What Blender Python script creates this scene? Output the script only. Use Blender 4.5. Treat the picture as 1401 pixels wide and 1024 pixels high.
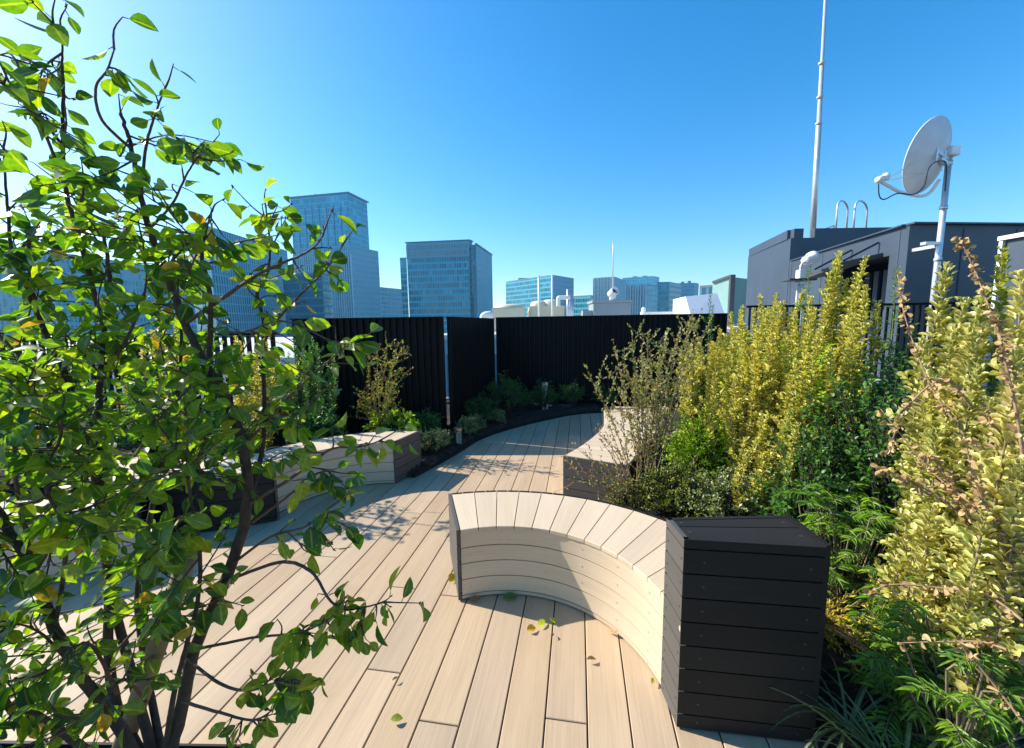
import bpy, bmesh, math, random
import numpy as np
from mathutils import Vector, Matrix

for o in list(bpy.data.objects):
    bpy.data.objects.remove(o)
SC = bpy.context.scene
COL = SC.collection
R = math.radians
rng = np.random.default_rng(11)
random.seed(5)

# ------------------------------------------------------------------ camera, sky, sun, exposure
F, HOR, CH, ROLL = 555.0, 444.0, 1.5, math.radians(0.8)            # focal length in photo pixels, horizon row, eye height
PIT = math.atan((512 - HOR) / F)
cam_d = bpy.data.cameras.new("camera")
cam = bpy.data.objects.new("camera", cam_d)
COL.objects.link(cam)
cam.location = (0, 0, CH)
cam.rotation_euler = (Matrix.Rotation(math.pi / 2 - PIT, 3, 'X') @ Matrix.Rotation(-ROLL, 3, 'Z')).to_euler()
cam_d.sensor_fit = 'HORIZONTAL'
cam_d.sensor_width = 36
cam_d.lens = 36 * F / 1401
cam_d.clip_start = 0.02
cam_d.clip_end = 9000
SC.camera = cam

SUN_AZ, SUN_EL = R(20), R(36)             # the sun stands left of the view, 20 degrees ahead of square left
sun_dir = Vector((-math.cos(SUN_AZ) * math.cos(SUN_EL), math.sin(SUN_AZ) * math.cos(SUN_EL), math.sin(SUN_EL)))
world = bpy.data.worlds.new("World")
SC.world = world
world.use_nodes = True
wn, wl = world.node_tree.nodes, world.node_tree.links
bg = wn["Background"]
sky = wn.new("ShaderNodeTexSky")
sky.sky_type = 'NISHITA'
sky.sun_disc = False
sky.sun_elevation = SUN_EL
sky.sun_rotation = math.atan2(sun_dir.x, sun_dir.y)
sky.altitude = 0
sky.air_density = 1.0
sky.dust_density = 0.6
sky.ozone_density = 2.5
hs = wn.new("ShaderNodeHueSaturation")
hs.inputs['Hue'].default_value = 0.498
hs.inputs['Saturation'].default_value = 1.42
wl.new(sky.outputs[0], hs.inputs['Color'])
wl.new(hs.outputs[0], bg.inputs[0])
bg.inputs[1].default_value = 0.135
sun_d = bpy.data.lights.new("sun", 'SUN')
sun_d.energy = 5.0
sun_d.angle = R(0.5)
sun_d.color = (1.0, 0.94, 0.83)
sun = bpy.data.objects.new("sun", sun_d)
COL.objects.link(sun)
sun.location = (-20, 8, 30)
sun.rotation_euler = sun_dir.to_track_quat('Z', 'Y').to_euler()
vs = SC.view_settings
vs.view_transform = 'Standard'
vs.look = 'None'
vs.exposure = 0.88
vs.gamma = 1.0
SC.render.engine = 'CYCLES'
SC.cycles.use_denoising = True
SC.cycles.max_bounces = 8
SC.cycles.transparent_max_bounces = 8
SC.cycles.volume_bounces = 0

# ------------------------------------------------------------------ pixel of the photograph -> world
def ray(px, py):
    a, b = px - 700.5, py - 512
    x = (a * math.cos(ROLL) - b * math.sin(ROLL)) / F; y = (a * math.sin(ROLL) + b * math.cos(ROLL)) / F
    return np.array([x, math.cos(PIT) - y * math.sin(PIT), -(math.sin(PIT) + y * math.cos(PIT))])
def G(px, py, Z=0.0):
    r = ray(px, py); s = (Z - CH) / r[2]
    return Vector((r[0] * s, r[1] * s, Z))
def P(px, py, Y):
    r = ray(px, py); s = Y / r[1]
    return Vector((r[0] * s, Y, CH + r[2] * s))

# ------------------------------------------------------------------ materials
def new_mat(name):
    m = bpy.data.materials.new(name)
    m.use_nodes = True
    return m, m.node_tree.nodes, m.node_tree.links, m.node_tree.nodes["Principled BSDF"]
def N(nodes, t, **kw):
    n = nodes.new(t)
    for k, v in kw.items():
        if k in n.inputs.keys(): n.inputs[k].default_value = v
        else: setattr(n, k, v)
    return n
def ramp(nodes, stops):
    n = nodes.new("ShaderNodeValToRGB")
    e = n.color_ramp.elements
    while len(e) < len(stops): e.new(0.5)
    for i, (p, c) in enumerate(stops):
        e[i].position = p
        e[i].color = (*c, 1)
    return n
def mixc(nodes, links, fac, a, b, mode='MIX'):
    n = nodes.new("ShaderNodeMix"); n.data_type = 'RGBA'; n.blend_type = mode
    for sock, v in ((n.inputs[0], fac), (n.inputs[6], a), (n.inputs[7], b)):
        if hasattr(v, 'links'): links.new(v, sock)
        elif isinstance(v, tuple): sock.default_value = (*v, 1) if len(v) == 3 else v
        else: sock.default_value = v
    return n.outputs[2]

def plain(name, col, rough=0.5, metal=0.0, var=0.12, scale=6.0, bump=0.0, spec=0.5):
    m, n, l, b = new_mat(name)
    tc = N(n, "ShaderNodeTexCoord")
    no = N(n, "ShaderNodeTexNoise", Scale=scale, Detail=5.0)
    l.new(tc.outputs['Object'], no.inputs['Vector'])
    rp = ramp(n, [(0.3, tuple(c * (1 - var) for c in col)), (0.7, tuple(min(1, c * (1 + var)) for c in col))])
    l.new(no.outputs[0], rp.inputs[0]); l.new(rp.outputs[0], b.inputs['Base Color'])
    b.inputs['Roughness'].default_value = rough
    b.inputs['Metallic'].default_value = metal
    b.inputs['Specular IOR Level'].default_value = spec
    if bump:
        n2 = N(n, "ShaderNodeTexNoise", Scale=scale * 8, Detail=4.0)
        l.new(tc.outputs['Object'], n2.inputs['Vector'])
        bp = N(n, "ShaderNodeBump", Strength=bump, Distance=0.01)
        l.new(n2.outputs[0], bp.inputs['Height']); l.new(bp.outputs[0], b.inputs['Normal'])
    return m

def board_mat(name, cols, rough=0.55, grain=0.10, stain=0.0, fine=0.25, spec=0.35):
    """composite boards: per-board tone (attribute rnd), fine grain along the board (UV: u along, v across, metres)"""
    m, n, l, b = new_mat(name)
    at = N(n, "ShaderNodeAttribute", attribute_name="rnd")
    uv = N(n, "ShaderNodeUVMap")
    add = N(n, "ShaderNodeVectorMath", operation='ADD')
    comb = N(n, "ShaderNodeCombineXYZ")
    mu = N(n, "ShaderNodeMath", operation='MULTIPLY'); mu.inputs[1].default_value = 37.0
    l.new(at.outputs['Fac'], mu.inputs[0]); l.new(mu.outputs[0], comb.inputs[2]); l.new(mu.outputs[0], comb.inputs[0])
    l.new(uv.outputs[0], add.inputs[0]); l.new(comb.outputs[0], add.inputs[1])
    mp = N(n, "ShaderNodeMapping"); mp.inputs['Scale'].default_value = (3.0, 110.0, 1.0)
    l.new(add.outputs[0], mp.inputs[0])
    g1 = N(n, "ShaderNodeTexNoise", Scale=1.0, Detail=6.0, Roughness=0.65); l.new(mp.outputs[0], g1.inputs['Vector'])
    mp2 = N(n, "ShaderNodeMapping"); mp2.inputs['Scale'].default_value = (1.1, 7.0, 1.0)
    l.new(add.outputs[0], mp2.inputs[0])
    g2 = N(n, "ShaderNodeTexNoise", Scale=1.0, Detail=4.0); l.new(mp2.outputs[0], g2.inputs['Vector'])
    rp = ramp(n, [(i / (len(cols) - 1), c) for i, c in enumerate(cols)])
    l.new(at.outputs['Fac'], rp.inputs[0])
    r1 = ramp(n, [(0.25, (1 - grain * 1.6,) * 3), (0.75, (1 + grain * .4,) * 3)]); l.new(g1.outputs[0], r1.inputs[0])
    r2 = ramp(n, [(0.3, (1 - grain * 1.3,) * 3), (0.65, (1.0, 1.0, 1.0))]); l.new(g2.outputs[0], r2.inputs[0])
    c = mixc(n, l, 1.0, rp.outputs[0], r1.outputs[0], 'MULTIPLY')
    c = mixc(n, l, 1.0, c, r2.outputs[0], 'MULTIPLY')
    if stain:
        g3 = N(n, "ShaderNodeTexNoise", Scale=1.7, Detail=5.0, Roughness=0.6)
        tc = N(n, "ShaderNodeTexCoord"); l.new(tc.outputs['Object'], g3.inputs['Vector'])
        r3 = ramp(n, [(0.60, (1, 1, 1)), (0.80, (1 - stain, 1 - stain * 1.15, 1 - stain * 1.3))]); l.new(g3.outputs[0], r3.inputs[0])
        c = mixc(n, l, 1.0, c, r3.outputs[0], 'MULTIPLY')
    l.new(c, b.inputs['Base Color'])
    b.inputs['Roughness'].default_value = rough
    b.inputs['Specular IOR Level'].default_value = spec
    bp = N(n, "ShaderNodeBump", Strength=fine, Distance=0.002)
    l.new(g1.outputs[0], bp.inputs['Height']); l.new(bp.outputs[0], b.inputs['Normal'])
    return m

def leaf_mat(name, cols, edge=None, transl=0.45, rough=0.38, tint=(1.0, 1.0, 0.45), spec=0.5, edge_at=(0.45, 0.8), vein=0.0):
    """leaf: per-leaf tone (rnd), pale margin (edge), light passing through"""
    m, n, l, b = new_mat(name)
    at = N(n, "ShaderNodeAttribute", attribute_name="rnd")
    rp = ramp(n, [(i / max(1, len(cols) - 1), c) for i, c in enumerate(cols)])
    tc = N(n, "ShaderNodeTexCoord"); nz = N(n, "ShaderNodeTexNoise", Scale=5.0, Detail=2.0); l.new(tc.outputs['Object'], nz.inputs['Vector'])
    m1 = N(n, "ShaderNodeMath", operation='MULTIPLY_ADD'); m1.inputs[1].default_value = 1.1; m1.inputs[2].default_value = -0.40; l.new(nz.outputs[0], m1.inputs[0])
    m2 = N(n, "ShaderNodeMath", operation='MULTIPLY_ADD'); m2.inputs[1].default_value = 0.72; m2.use_clamp = True; l.new(at.outputs['Fac'], m2.inputs[0]); l.new(m1.outputs[0], m2.inputs[2])
    l.new(m2.outputs[0], rp.inputs[0])
    fz = N(n, "ShaderNodeTexNoise", Scale=90.0, Detail=3.0); l.new(tc.outputs['Object'], fz.inputs['Vector'])
    fr = ramp(n, [(0.35, (0.72, 0.74, 0.66)), (0.62, (1.12, 1.1, 1.05))]); l.new(fz.outputs[0], fr.inputs[0])
    c = mixc(n, l, 1.0, rp.outputs[0], fr.outputs[0], 'MULTIPLY')
    ae = N(n, "ShaderNodeAttribute", attribute_name="edge")
    if edge:
        re = ramp(n, [(edge_at[0], (0, 0, 0)), (edge_at[1], (1, 1, 1))]); l.new(ae.outputs['Fac'], re.inputs[0])
        c = mixc(n, l, re.outputs[0], c, edge)
    if vein:
        rv = ramp(n, [(0.0, (1, 1, 1)), (0.16, (0, 0, 0))]); l.new(ae.outputs['Fac'], rv.inputs[0])
        vm = N(n, "ShaderNodeMath", operation='MULTIPLY'); vm.inputs[1].default_value = vein
        l.new(rv.outputs[0], vm.inputs[0])
        c = mixc(n, l, vm.outputs[0], c, (0.22, 0.27, 0.08))
    l.new(c, b.inputs['Base Color'])
    b.inputs['Roughness'].default_value = rough
    b.inputs['Specular IOR Level'].default_value = spec
    tr = N(n, "ShaderNodeBsdfTranslucent")
    tcol = mixc(n, l, 1.0, c, tuple(3.0 * t for t in tint), 'MULTIPLY')
    l.new(tcol, tr.inputs['Color'])
    mx = N(n, "ShaderNodeMixShader"); mx.inputs[0].default_value = transl
    l.new(b.outputs[0], mx.inputs[1]); l.new(tr.outputs[0], mx.inputs[2])
    l.new(mx.outputs[0], n["Material Output"].inputs['Surface'])
    return m

def facade(name, glass, frame, bay=1.5, floor=3.9, fw=0.12, fh=0.25, rough=0.12, vary=0.5, spec=0.6, blind=0.25, dark=(0.02, 0.05, 0.08)):
    """curtain wall: UV in metres; frames, window bands, a different tone in every pane"""
    m, n, l, b = new_mat(name)
    uv = N(n, "ShaderNodeUVMap"); sp = N(n, "ShaderNodeSeparateXYZ"); l.new(uv.outputs[0], sp.inputs[0])
    def div(out, k):
        d = N(n, "ShaderNodeMath", operation='DIVIDE'); d.inputs[1].default_value = k; l.new(out, d.inputs[0])
        fl = N(n, "ShaderNodeMath", operation='FLOOR'); l.new(d.outputs[0], fl.inputs[0])
        fr = N(n, "ShaderNodeMath", operation='FRACT'); l.new(d.outputs[0], fr.inputs[0])
        return fl.outputs[0], fr.outputs[0]
    iu, fu = div(sp.outputs[0], bay); iv, fv = div(sp.outputs[1], floor)
    lu = N(n, "ShaderNodeMath", operation='LESS_THAN'); lu.inputs[1].default_value = fw; l.new(fu, lu.inputs[0])
    lv = N(n, "ShaderNodeMath", operation='LESS_THAN'); lv.inputs[1].default_value = fh; l.new(fv, lv.inputs[0])
    mxm = N(n, "ShaderNodeMath", operation='MAXIMUM'); l.new(lu.outputs[0], mxm.inputs[0]); l.new(lv.outputs[0], mxm.inputs[1])
    cb = N(n, "ShaderNodeCombineXYZ"); l.new(iu, cb.inputs[0]); l.new(iv, cb.inputs[1])
    wnz = N(n, "ShaderNodeTexWhiteNoise", noise_dimensions='2D'); l.new(cb.outputs[0], wnz.inputs['Vector'])
    big = N(n, "ShaderNodeTexNoise", Scale=0.035, Detail=3.0); l.new(uv.outputs[0], big.inputs['Vector'])
    r0 = ramp(n, [(0.0, tuple(c * (1 - vary) for c in glass)), (1 - blind, glass), (1.0, tuple(min(1, c * 1.0 + 0.10) for c in glass))])
    l.new(wnz.outputs[0], r0.inputs[0])
    rb = ramp(n, [(0.35, (0.65, 0.7, 0.75)), (0.65, (1.1, 1.1, 1.1))]); l.new(big.outputs[0], rb.inputs[0])
    gc = mixc(n, l, 1.0, r0.outputs[0], rb.outputs[0], 'MULTIPLY')
    c = mixc(n, l, mxm.outputs[0], gc, frame)
    l.new(c, b.inputs['Base Color'])
    rr = N(n, "ShaderNodeMapRange"); rr.inputs[3].default_value = rough; rr.inputs[4].default_value = 0.6
    l.new(mxm.outputs[0], rr.inputs[0]); l.new(rr.outputs[0], b.inputs['Roughness'])
    b.inputs['Specular IOR Level'].default_value = spec
    mr = N(n, "ShaderNodeMapRange"); mr.inputs[3].default_value = 0.15; mr.inputs[4].default_value = 0.0
    l.new(mxm.outputs[0], mr.inputs[0]); l.new(mr.outputs[0], b.inputs['Metallic'])
    return m

M = {}
M['deck'] = board_mat("deck_boards", [(0.43, 0.30, 0.18), (0.52, 0.378, 0.235), (0.47, 0.35, 0.235), (0.55, 0.405, 0.255), (0.46, 0.322, 0.195)], rough=0.6, grain=0.12, stain=0.24, fine=0.4)
M['pale'] = board_mat("pale_boards", [(0.56, 0.435, 0.295), (0.635, 0.505, 0.355), (0.60, 0.47, 0.33)], rough=0.6, grain=0.08, stain=0.12, fine=0.25)
M['char'] = board_mat("charcoal_boards", [(0.014, 0.0125, 0.011), (0.020, 0.018, 0.016), (0.017, 0.015, 0.0135)], rough=0.62, grain=0.15, fine=0.3, spec=0.25)
M['grey'] = board_mat("grey_end_lit_side_boards", [(0.085, 0.079, 0.074), (0.10, 0.093, 0.087), (0.092, 0.085, 0.08)], rough=0.55, grain=0.12, fine=0.3, spec=0.35)
M['screw'] = plain("screw_heads", (0.45, 0.42, 0.38), 0.4, 0.6, 0.05)
M['core'] = plain("bench_core", (0.012, 0.011, 0.01), 0.9, var=0.1)
M['soil'] = plain("bed_soil", (0.026, 0.019, 0.014), 0.95, var=0.5, scale=14, bump=1.0)
M['mulch'] = plain("bark_mulch", (0.045, 0.030, 0.020), 0.95, var=0.6, scale=30, bump=1.0)
M['edging'] = plain("dark_edging", (0.010, 0.010, 0.011), 0.6, 0.0, 0.2, 9, spec=0.2)
M['fence'] = plain("black_fence_metal", (0.0045, 0.0045, 0.005), 0.5, 0.0, 0.15, 4, spec=0.14)
M['steel'] = plain("galvanised_steel", (0.62, 0.63, 0.64), 0.35, 0.55, 0.08, 10)
M['white'] = plain("white_paint", (0.72, 0.72, 0.70), 0.45, 0.0, 0.06, 8)
M['dish'] = plain("dish_paint", (0.55, 0.56, 0.58), 0.5, 0.0, 0.06, 5)
M['cable'] = plain("black_cable", (0.012, 0.012, 0.012), 0.5)
M['bronze'] = plain("bronze_metal", (0.40, 0.28, 0.17), 0.38, 0.7, 0.1, 12)
M['clad'] = plain("grey_blue_cladding", (0.045, 0.063, 0.092), 0.5, 0.0, 0.12, 1.2)
M['cladroof'] = plain("dark_roof_sheet", (0.05, 0.055, 0.06), 0.7)
M['recess'] = plain("dark_recess", (0.006, 0.007, 0.009), 0.6)
M['bark'] = plain("tree_bark", (0.050, 0.036, 0.027), 0.85, var=0.4, scale=40, bump=0.6)
M['twig'] = plain("twig_bark", (0.085, 0.052, 0.035), 0.8, var=0.3, scale=60)
M['drytwig'] = plain("dry_twig", (0.30, 0.19, 0.11), 0.8, var=0.3, scale=60)
M['greystem'] = plain("grey_stem", (0.20, 0.16, 0.10), 0.8, var=0.3, scale=60)
M['stake'] = plain("stake_wood", (0.22, 0.165, 0.085), 0.8, var=0.4, scale=14, bump=0.3)
M['roofpale'] = plain("pale_roof", (0.50, 0.49, 0.46), 0.8, var=0.12, scale=0.6)
M['concrete'] = plain("concrete", (0.38, 0.37, 0.35), 0.85, var=0.12, scale=1.0, bump=0.1)
M['cream'] = plain("cream_tank", (0.62, 0.56, 0.40), 0.5, var=0.06, scale=0.8)
M['duct'] = plain("duct_metal", (0.30, 0.33, 0.34), 0.5, 0.1, 0.08, 0.8)
M['asphalt'] = plain("city_ground", (0.10, 0.10, 0.10), 0.9, var=0.5, scale=0.02)
M['tealroof'] = plain("teal_roof", (0.06, 0.16, 0.15), 0.5, var=0.1, scale=0.5)

M['l_tree'] = leaf_mat("magnolia_leaf", [(0.013, 0.048, 0.016), (0.022, 0.075, 0.015), (0.050, 0.120, 0.014), (0.085, 0.155, 0.015), (0.125, 0.185, 0.018)], transl=0.52, rough=0.40, tint=(1.55, 1.3, 0.16), spec=0.6, vein=0.5)
M['l_yellow'] = leaf_mat("yellow_leaf", [(0.55, 0.36, 0.02), (0.62, 0.44, 0.04)], transl=0.4, rough=0.4, tint=(0.4, 0.36, 0.2), vein=0.3)
M['l_gold'] = leaf_mat("golden_spindle_leaf", [(0.13, 0.23, 0.02), (0.34, 0.38, 0.05), (0.58, 0.53, 0.10)], edge=(0.80, 0.71, 0.19), transl=0.25, rough=0.35, tint=(0.55, 0.5, 0.2), edge_at=(0.35, 0.85))
M['l_goldpale'] = leaf_mat("pale_spindle_leaf", [(0.20, 0.28, 0.04), (0.44, 0.46, 0.11), (0.64, 0.58, 0.19)], edge=(0.84, 0.75, 0.32), transl=0.25, rough=0.4, tint=(0.5, 0.45, 0.2), edge_at=(0.55, 1.0))
M['l_dark'] = leaf_mat("dark_glossy_leaf", [(0.028, 0.085, 0.02), (0.055, 0.15, 0.03), (0.11, 0.22, 0.04)], transl=0.30, rough=0.40, tint=(0.9, 1.0, 0.3), spec=0.45)
M['l_bright'] = leaf_mat("bright_green_leaf", [(0.15, 0.27, 0.02), (0.28, 0.42, 0.03), (0.46, 0.57, 0.05)], transl=0.42, rough=0.35, tint=(1.0, 1.0, 0.2))
M['l_olive'] = leaf_mat("olive_leaf", [(0.09, 0.14, 0.02), (0.20, 0.25, 0.035), (0.38, 0.38, 0.08)], transl=0.25, rough=0.4, tint=(0.9, 0.9, 0.3))
M['l_fern'] = leaf_mat("narrow_leaf", [(0.045, 0.125, 0.022), (0.12, 0.24, 0.032), (0.28, 0.38, 0.06)], transl=0.3, rough=0.38, tint=(0.9, 1.0, 0.3))
M['l_dry'] = leaf_mat("dry_leaf", [(0.30, 0.19, 0.08), (0.46, 0.32, 0.16), (0.58, 0.44, 0.25)], transl=0.2, rough=0.7, tint=(0.5, 0.42, 0.25), spec=0.2)
M['l_small'] = leaf_mat("small_grey_green_leaf", [(0.14, 0.18, 0.045), (0.30, 0.32, 0.11), (0.46, 0.43, 0.19)], transl=0.25, rough=0.5, tint=(0.7, 0.6, 0.3))
M['l_varieg'] = leaf_mat("white_edged_leaf", [(0.09, 0.16, 0.03), (0.20, 0.27, 0.07)], edge=(0.70, 0.68, 0.36), transl=0.2, rough=0.4, tint=(0.7, 0.7, 0.5), edge_at=(0.5, 0.95))
M['l_conifer'] = leaf_mat("yellow_conifer_leaf", [(0.50, 0.40, 0.015), (0.66, 0.52, 0.02)], transl=0.25, rough=0.5, tint=(0.4, 0.36, 0.1))
M['l_grass'] = leaf_mat("sedge_blade", [(0.05, 0.09, 0.035), (0.13, 0.17, 0.07), (0.28, 0.30, 0.16)], transl=0.2, rough=0.4, tint=(0.8, 0.8, 0.4))
M['l_rust'] = leaf_mat("reddish_leaf", [(0.16, 0.06, 0.025), (0.28, 0.13, 0.05), (0.20, 0.15, 0.05)], transl=0.25, rough=0.5, tint=(0.7, 0.5, 0.2))

# ------------------------------------------------------------------ mesh builder
class MB:
    """collects shapes in world coordinates; build() links them as ONE mesh object under a parent"""
    def __init__(s): s.v = []; s.f = []; s.m = []; s.r = []; s.uv = []; s.sm = []
    def face(s, pts, m=0, r=0.5, uv=None, sm=False):
        b = len(s.v); s.v += [tuple(p) for p in pts]; s.f.append(tuple(range(b, b + len(pts))))
        s.m.append(m); s.r.append(r); s.uv.append(uv or [(0, 0)] * len(pts)); s.sm.append(sm)
    def mesh(s, verts, faces, m=0, r=0.5, sm=True):
        b = len(s.v); s.v += [tuple(p) for p in verts]
        for f in faces:
            s.f.append(tuple(b + i for i in f)); s.m.append(m); s.r.append(r); s.uv.append([(0, 0)] * len(f)); s.sm.append(sm)
    def prism(s, poly, z0, z1, m=0, r=0.5, top=True, bottom=True, uvm=True, mtop=None):
        """vertical prism on a counter-clockwise plan polygon, wall UV in metres"""
        n = len(poly); u = 0.0
        for i in range(n):
            a, c = poly[i], poly[(i + 1) % n]
            d = math.hypot(c[0] - a[0], c[1] - a[1])
            s.face([(a[0], a[1], z0), (c[0], c[1], z0), (c[0], c[1], z1), (a[0], a[1], z1)], m, r, [(u, z0), (u + d, z0), (u + d, z1), (u, z1)])
            u += d
        if top: s.face([(p[0], p[1], z1) for p in poly], m if mtop is None else mtop, r, [(p[0], p[1]) for p in poly])
        if bottom: s.face([(p[0], p[1], z0) for p in poly][::-1], m, r)
    def box(s, c, size, rot=0.0, m=0, r=0.5, bev=0.0, mat=None):
        bm = bmesh.new(); bmesh.ops.create_cube(bm, size=1)
        bmesh.ops.scale(bm, vec=size, verts=bm.verts)
        if bev: bmesh.ops.bevel(bm, geom=bm.edges[:], offset=bev, segments=2, affect='EDGES')
        T = mat if mat is not None else Matrix.Translation(c) @ Matrix.Rotation(rot, 4, 'Z')
        bm.verts.index_update()
        s.mesh([T @ v.co for v in bm.verts], [[v.index for v in f.verts] for f in bm.faces], m, r, False)
        bm.free()
    def bar(s, a, b, w, h, m=0, r=0.5, up=Vector((0, 0, 1))):
        a, b = Vector(a), Vector(b); d = b - a; L = d.length; d.normalize()
        if abs(d.dot(up)) > 0.95: up = Vector((0, 1, 0))
        x = d.cross(up).normalized(); z = x.cross(d)
        T = Matrix.Translation((a + b) / 2) @ Matrix((x, d, z)).transposed().to_4x4()
        s.box(None, (w, L, h), m=m, r=r, mat=T)
    def tube(s, pts, rad, seg=8, m=0, r=0.5, cap=True, sm=True):
        pts = [Vector(p) for p in pts]; n = len(pts)
        rads = [rad] * n if isinstance(rad, (int, float)) else rad
        b = len(s.v); u = None
        for i, p in enumerate(pts):
            t = (pts[min(i + 1, n - 1)] - pts[max(i - 1, 0)])
            if t.length < 1e-9: t = Vector((0, 0, 1))
            t.normalize()
            if u is None:
                u = t.orthogonal().normalized()
            else:
                u = (u - t * u.dot(t))
                u = u.normalized() if u.length > 1e-6 else t.orthogonal().normalized()
            w = t.cross(u)
            for k in range(seg):
                a = 2 * math.pi * k / seg
                s.v.append(tuple(p + (u * math.cos(a) + w * math.sin(a)) * rads[i]))
        for i in range(n - 1):
            for k in range(seg):
                k2 = (k + 1) % seg
                s.f.append((b + i * seg + k, b + i * seg + k2, b + (i + 1) * seg + k2, b + (i + 1) * seg + k))
                s.m.append(m); s.r.append(r); s.uv.append([(0, 0)] * 4); s.sm.append(sm)
        if cap:
            for ring, rev in ((0, True), (n - 1, False)):
                f = [b + ring * seg + k for k in range(seg)]
                s.f.append(tuple(f[::-1] if rev else f)); s.m.append(m); s.r.append(r); s.uv.append([(0, 0)] * seg); s.sm.append(False)
    def lathe(s, prof, T, seg=24, m=0, r=0.5, sm=True):
        b = len(s.v)
        for rad, z in prof:
            for k in range(seg):
                a = 2 * math.pi * k / seg
                s.v.append(tuple(T @ Vector((rad * math.cos(a), rad * math.sin(a), z))))
        for i in range(len(prof) - 1):
            for k in range(seg):
                k2 = (k + 1) % seg
                s.f.append((b + i * seg + k, b + i * seg + k2, b + (i + 1) * seg + k2, b + (i + 1) * seg + k))
                s.m.append(m); s.r.append(r); s.uv.append([(0, 0)] * 4); s.sm.append(sm)
    def build(s, name, mats, parent=None, label=None):
        org = Vector(parent.location) if parent is not None else Vector((0, 0, 0))
        p = parent
        while p is not None and p.parent is not None:
            p = p.parent; org = org + Vector(p.location)
        me = bpy.data.meshes.new(name)
        me.from_pydata([(v[0] - org.x, v[1] - org.y, v[2] - org.z) for v in s.v], [], s.f)
        mats = mats if isinstance(mats, (list, tuple)) else [mats]
        for m in mats: me.materials.append(m)
        me.polygons.foreach_set('material_index', s.m)
        me.polygons.foreach_set('use_smooth', s.sm)
        at = me.attributes.new('rnd', 'FLOAT', 'FACE'); at.data.foreach_set('value', s.r)
        uvl = me.uv_layers.new(name='UVMap')
        uvl.data.foreach_set('uv', [c for f in s.uv for q in f for c in q])
        me.update()
        o = bpy.data.objects.new(name, me); COL.objects.link(o)
        if parent is not None: o.parent = parent
        if label: o['label'] = label
        return o

def thing(name, label, cat, loc=(0, 0, 0), group=None):
    o = bpy.data.objects.new(name, None); COL.objects.link(o)
    o.empty_display_size = 0.1
    o.location = loc; o['label'] = label; o['category'] = cat
    if group: o['group'] = group
    return o
def tag(o, label, cat, group=None):
    o['label'] = label; o['category'] = cat
    if group: o['group'] = group
    return o
def struct(o, kind='structure'):
    o['kind'] = kind; return o

# ------------------------------------------------------------------ leaves
def template(kind):
    """leaf outline: rows of (u along, v across, w up, edge)"""
    if kind == 'oval':
        st = [(0.0, 0.0), (0.16, 0.58), (0.36, 0.96), (0.58, 1.0), (0.78, 0.70), (0.92, 0.30), (1.0, 0.0)]
        cup, droop = 0.10, 0.10
    elif kind == 'round':
        st = [(0.0, 0.0), (0.3, 0.80), (0.6, 1.0), (0.85, 0.66), (1.0, 0.0)]; cup, droop = 0.25, -0.08
    elif kind == 'narrow':
        st = [(0.0, 0.0), (0.25, 0.9), (0.6, 0.8), (1.0, 0.0)]; cup, droop = 0.12, 0.12
    else:
        st = [(0.0, 0.0), (0.5, 1.0), (1.0, 0.0)]; cup, droop = 0.15, 0.05
    V, E, Fc = [], [], []
    prev = None
    for i, (u, h) in enumerate(st):
        w = -droop * u * u
        if h == 0.0:
            V.append((u, 0, w)); E.append(0.3); cur = (len(V) - 1,)
        else:
            k = len(V)
            V += [(u, -h, w + cup * h), (u, 0, w), (u, h, w + cup * h)]; E += [1.0, 0.0, 1.0]; cur = (k, k + 1, k + 2)
        if prev is not None:
            if len(prev) == 1 and len(cur) == 3: Fc += [(prev[0], cur[1], cur[0]), (prev[0], cur[2], cur[1])]
            elif len(prev) == 3 and len(cur) == 3: Fc += [(prev[0], prev[1], cur[1], cur[0]), (prev[1], prev[2], cur[2], cur[1])]
            elif len(prev) == 3: Fc += [(prev[0], prev[1], cur[0]), (prev[1], prev[2], cur[0])]
        prev = cur
    return np.array(V, float), np.array(E, float), Fc
TPL = {k: template(k) for k in ('oval', 'round', 'narrow', 'mini')}

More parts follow.
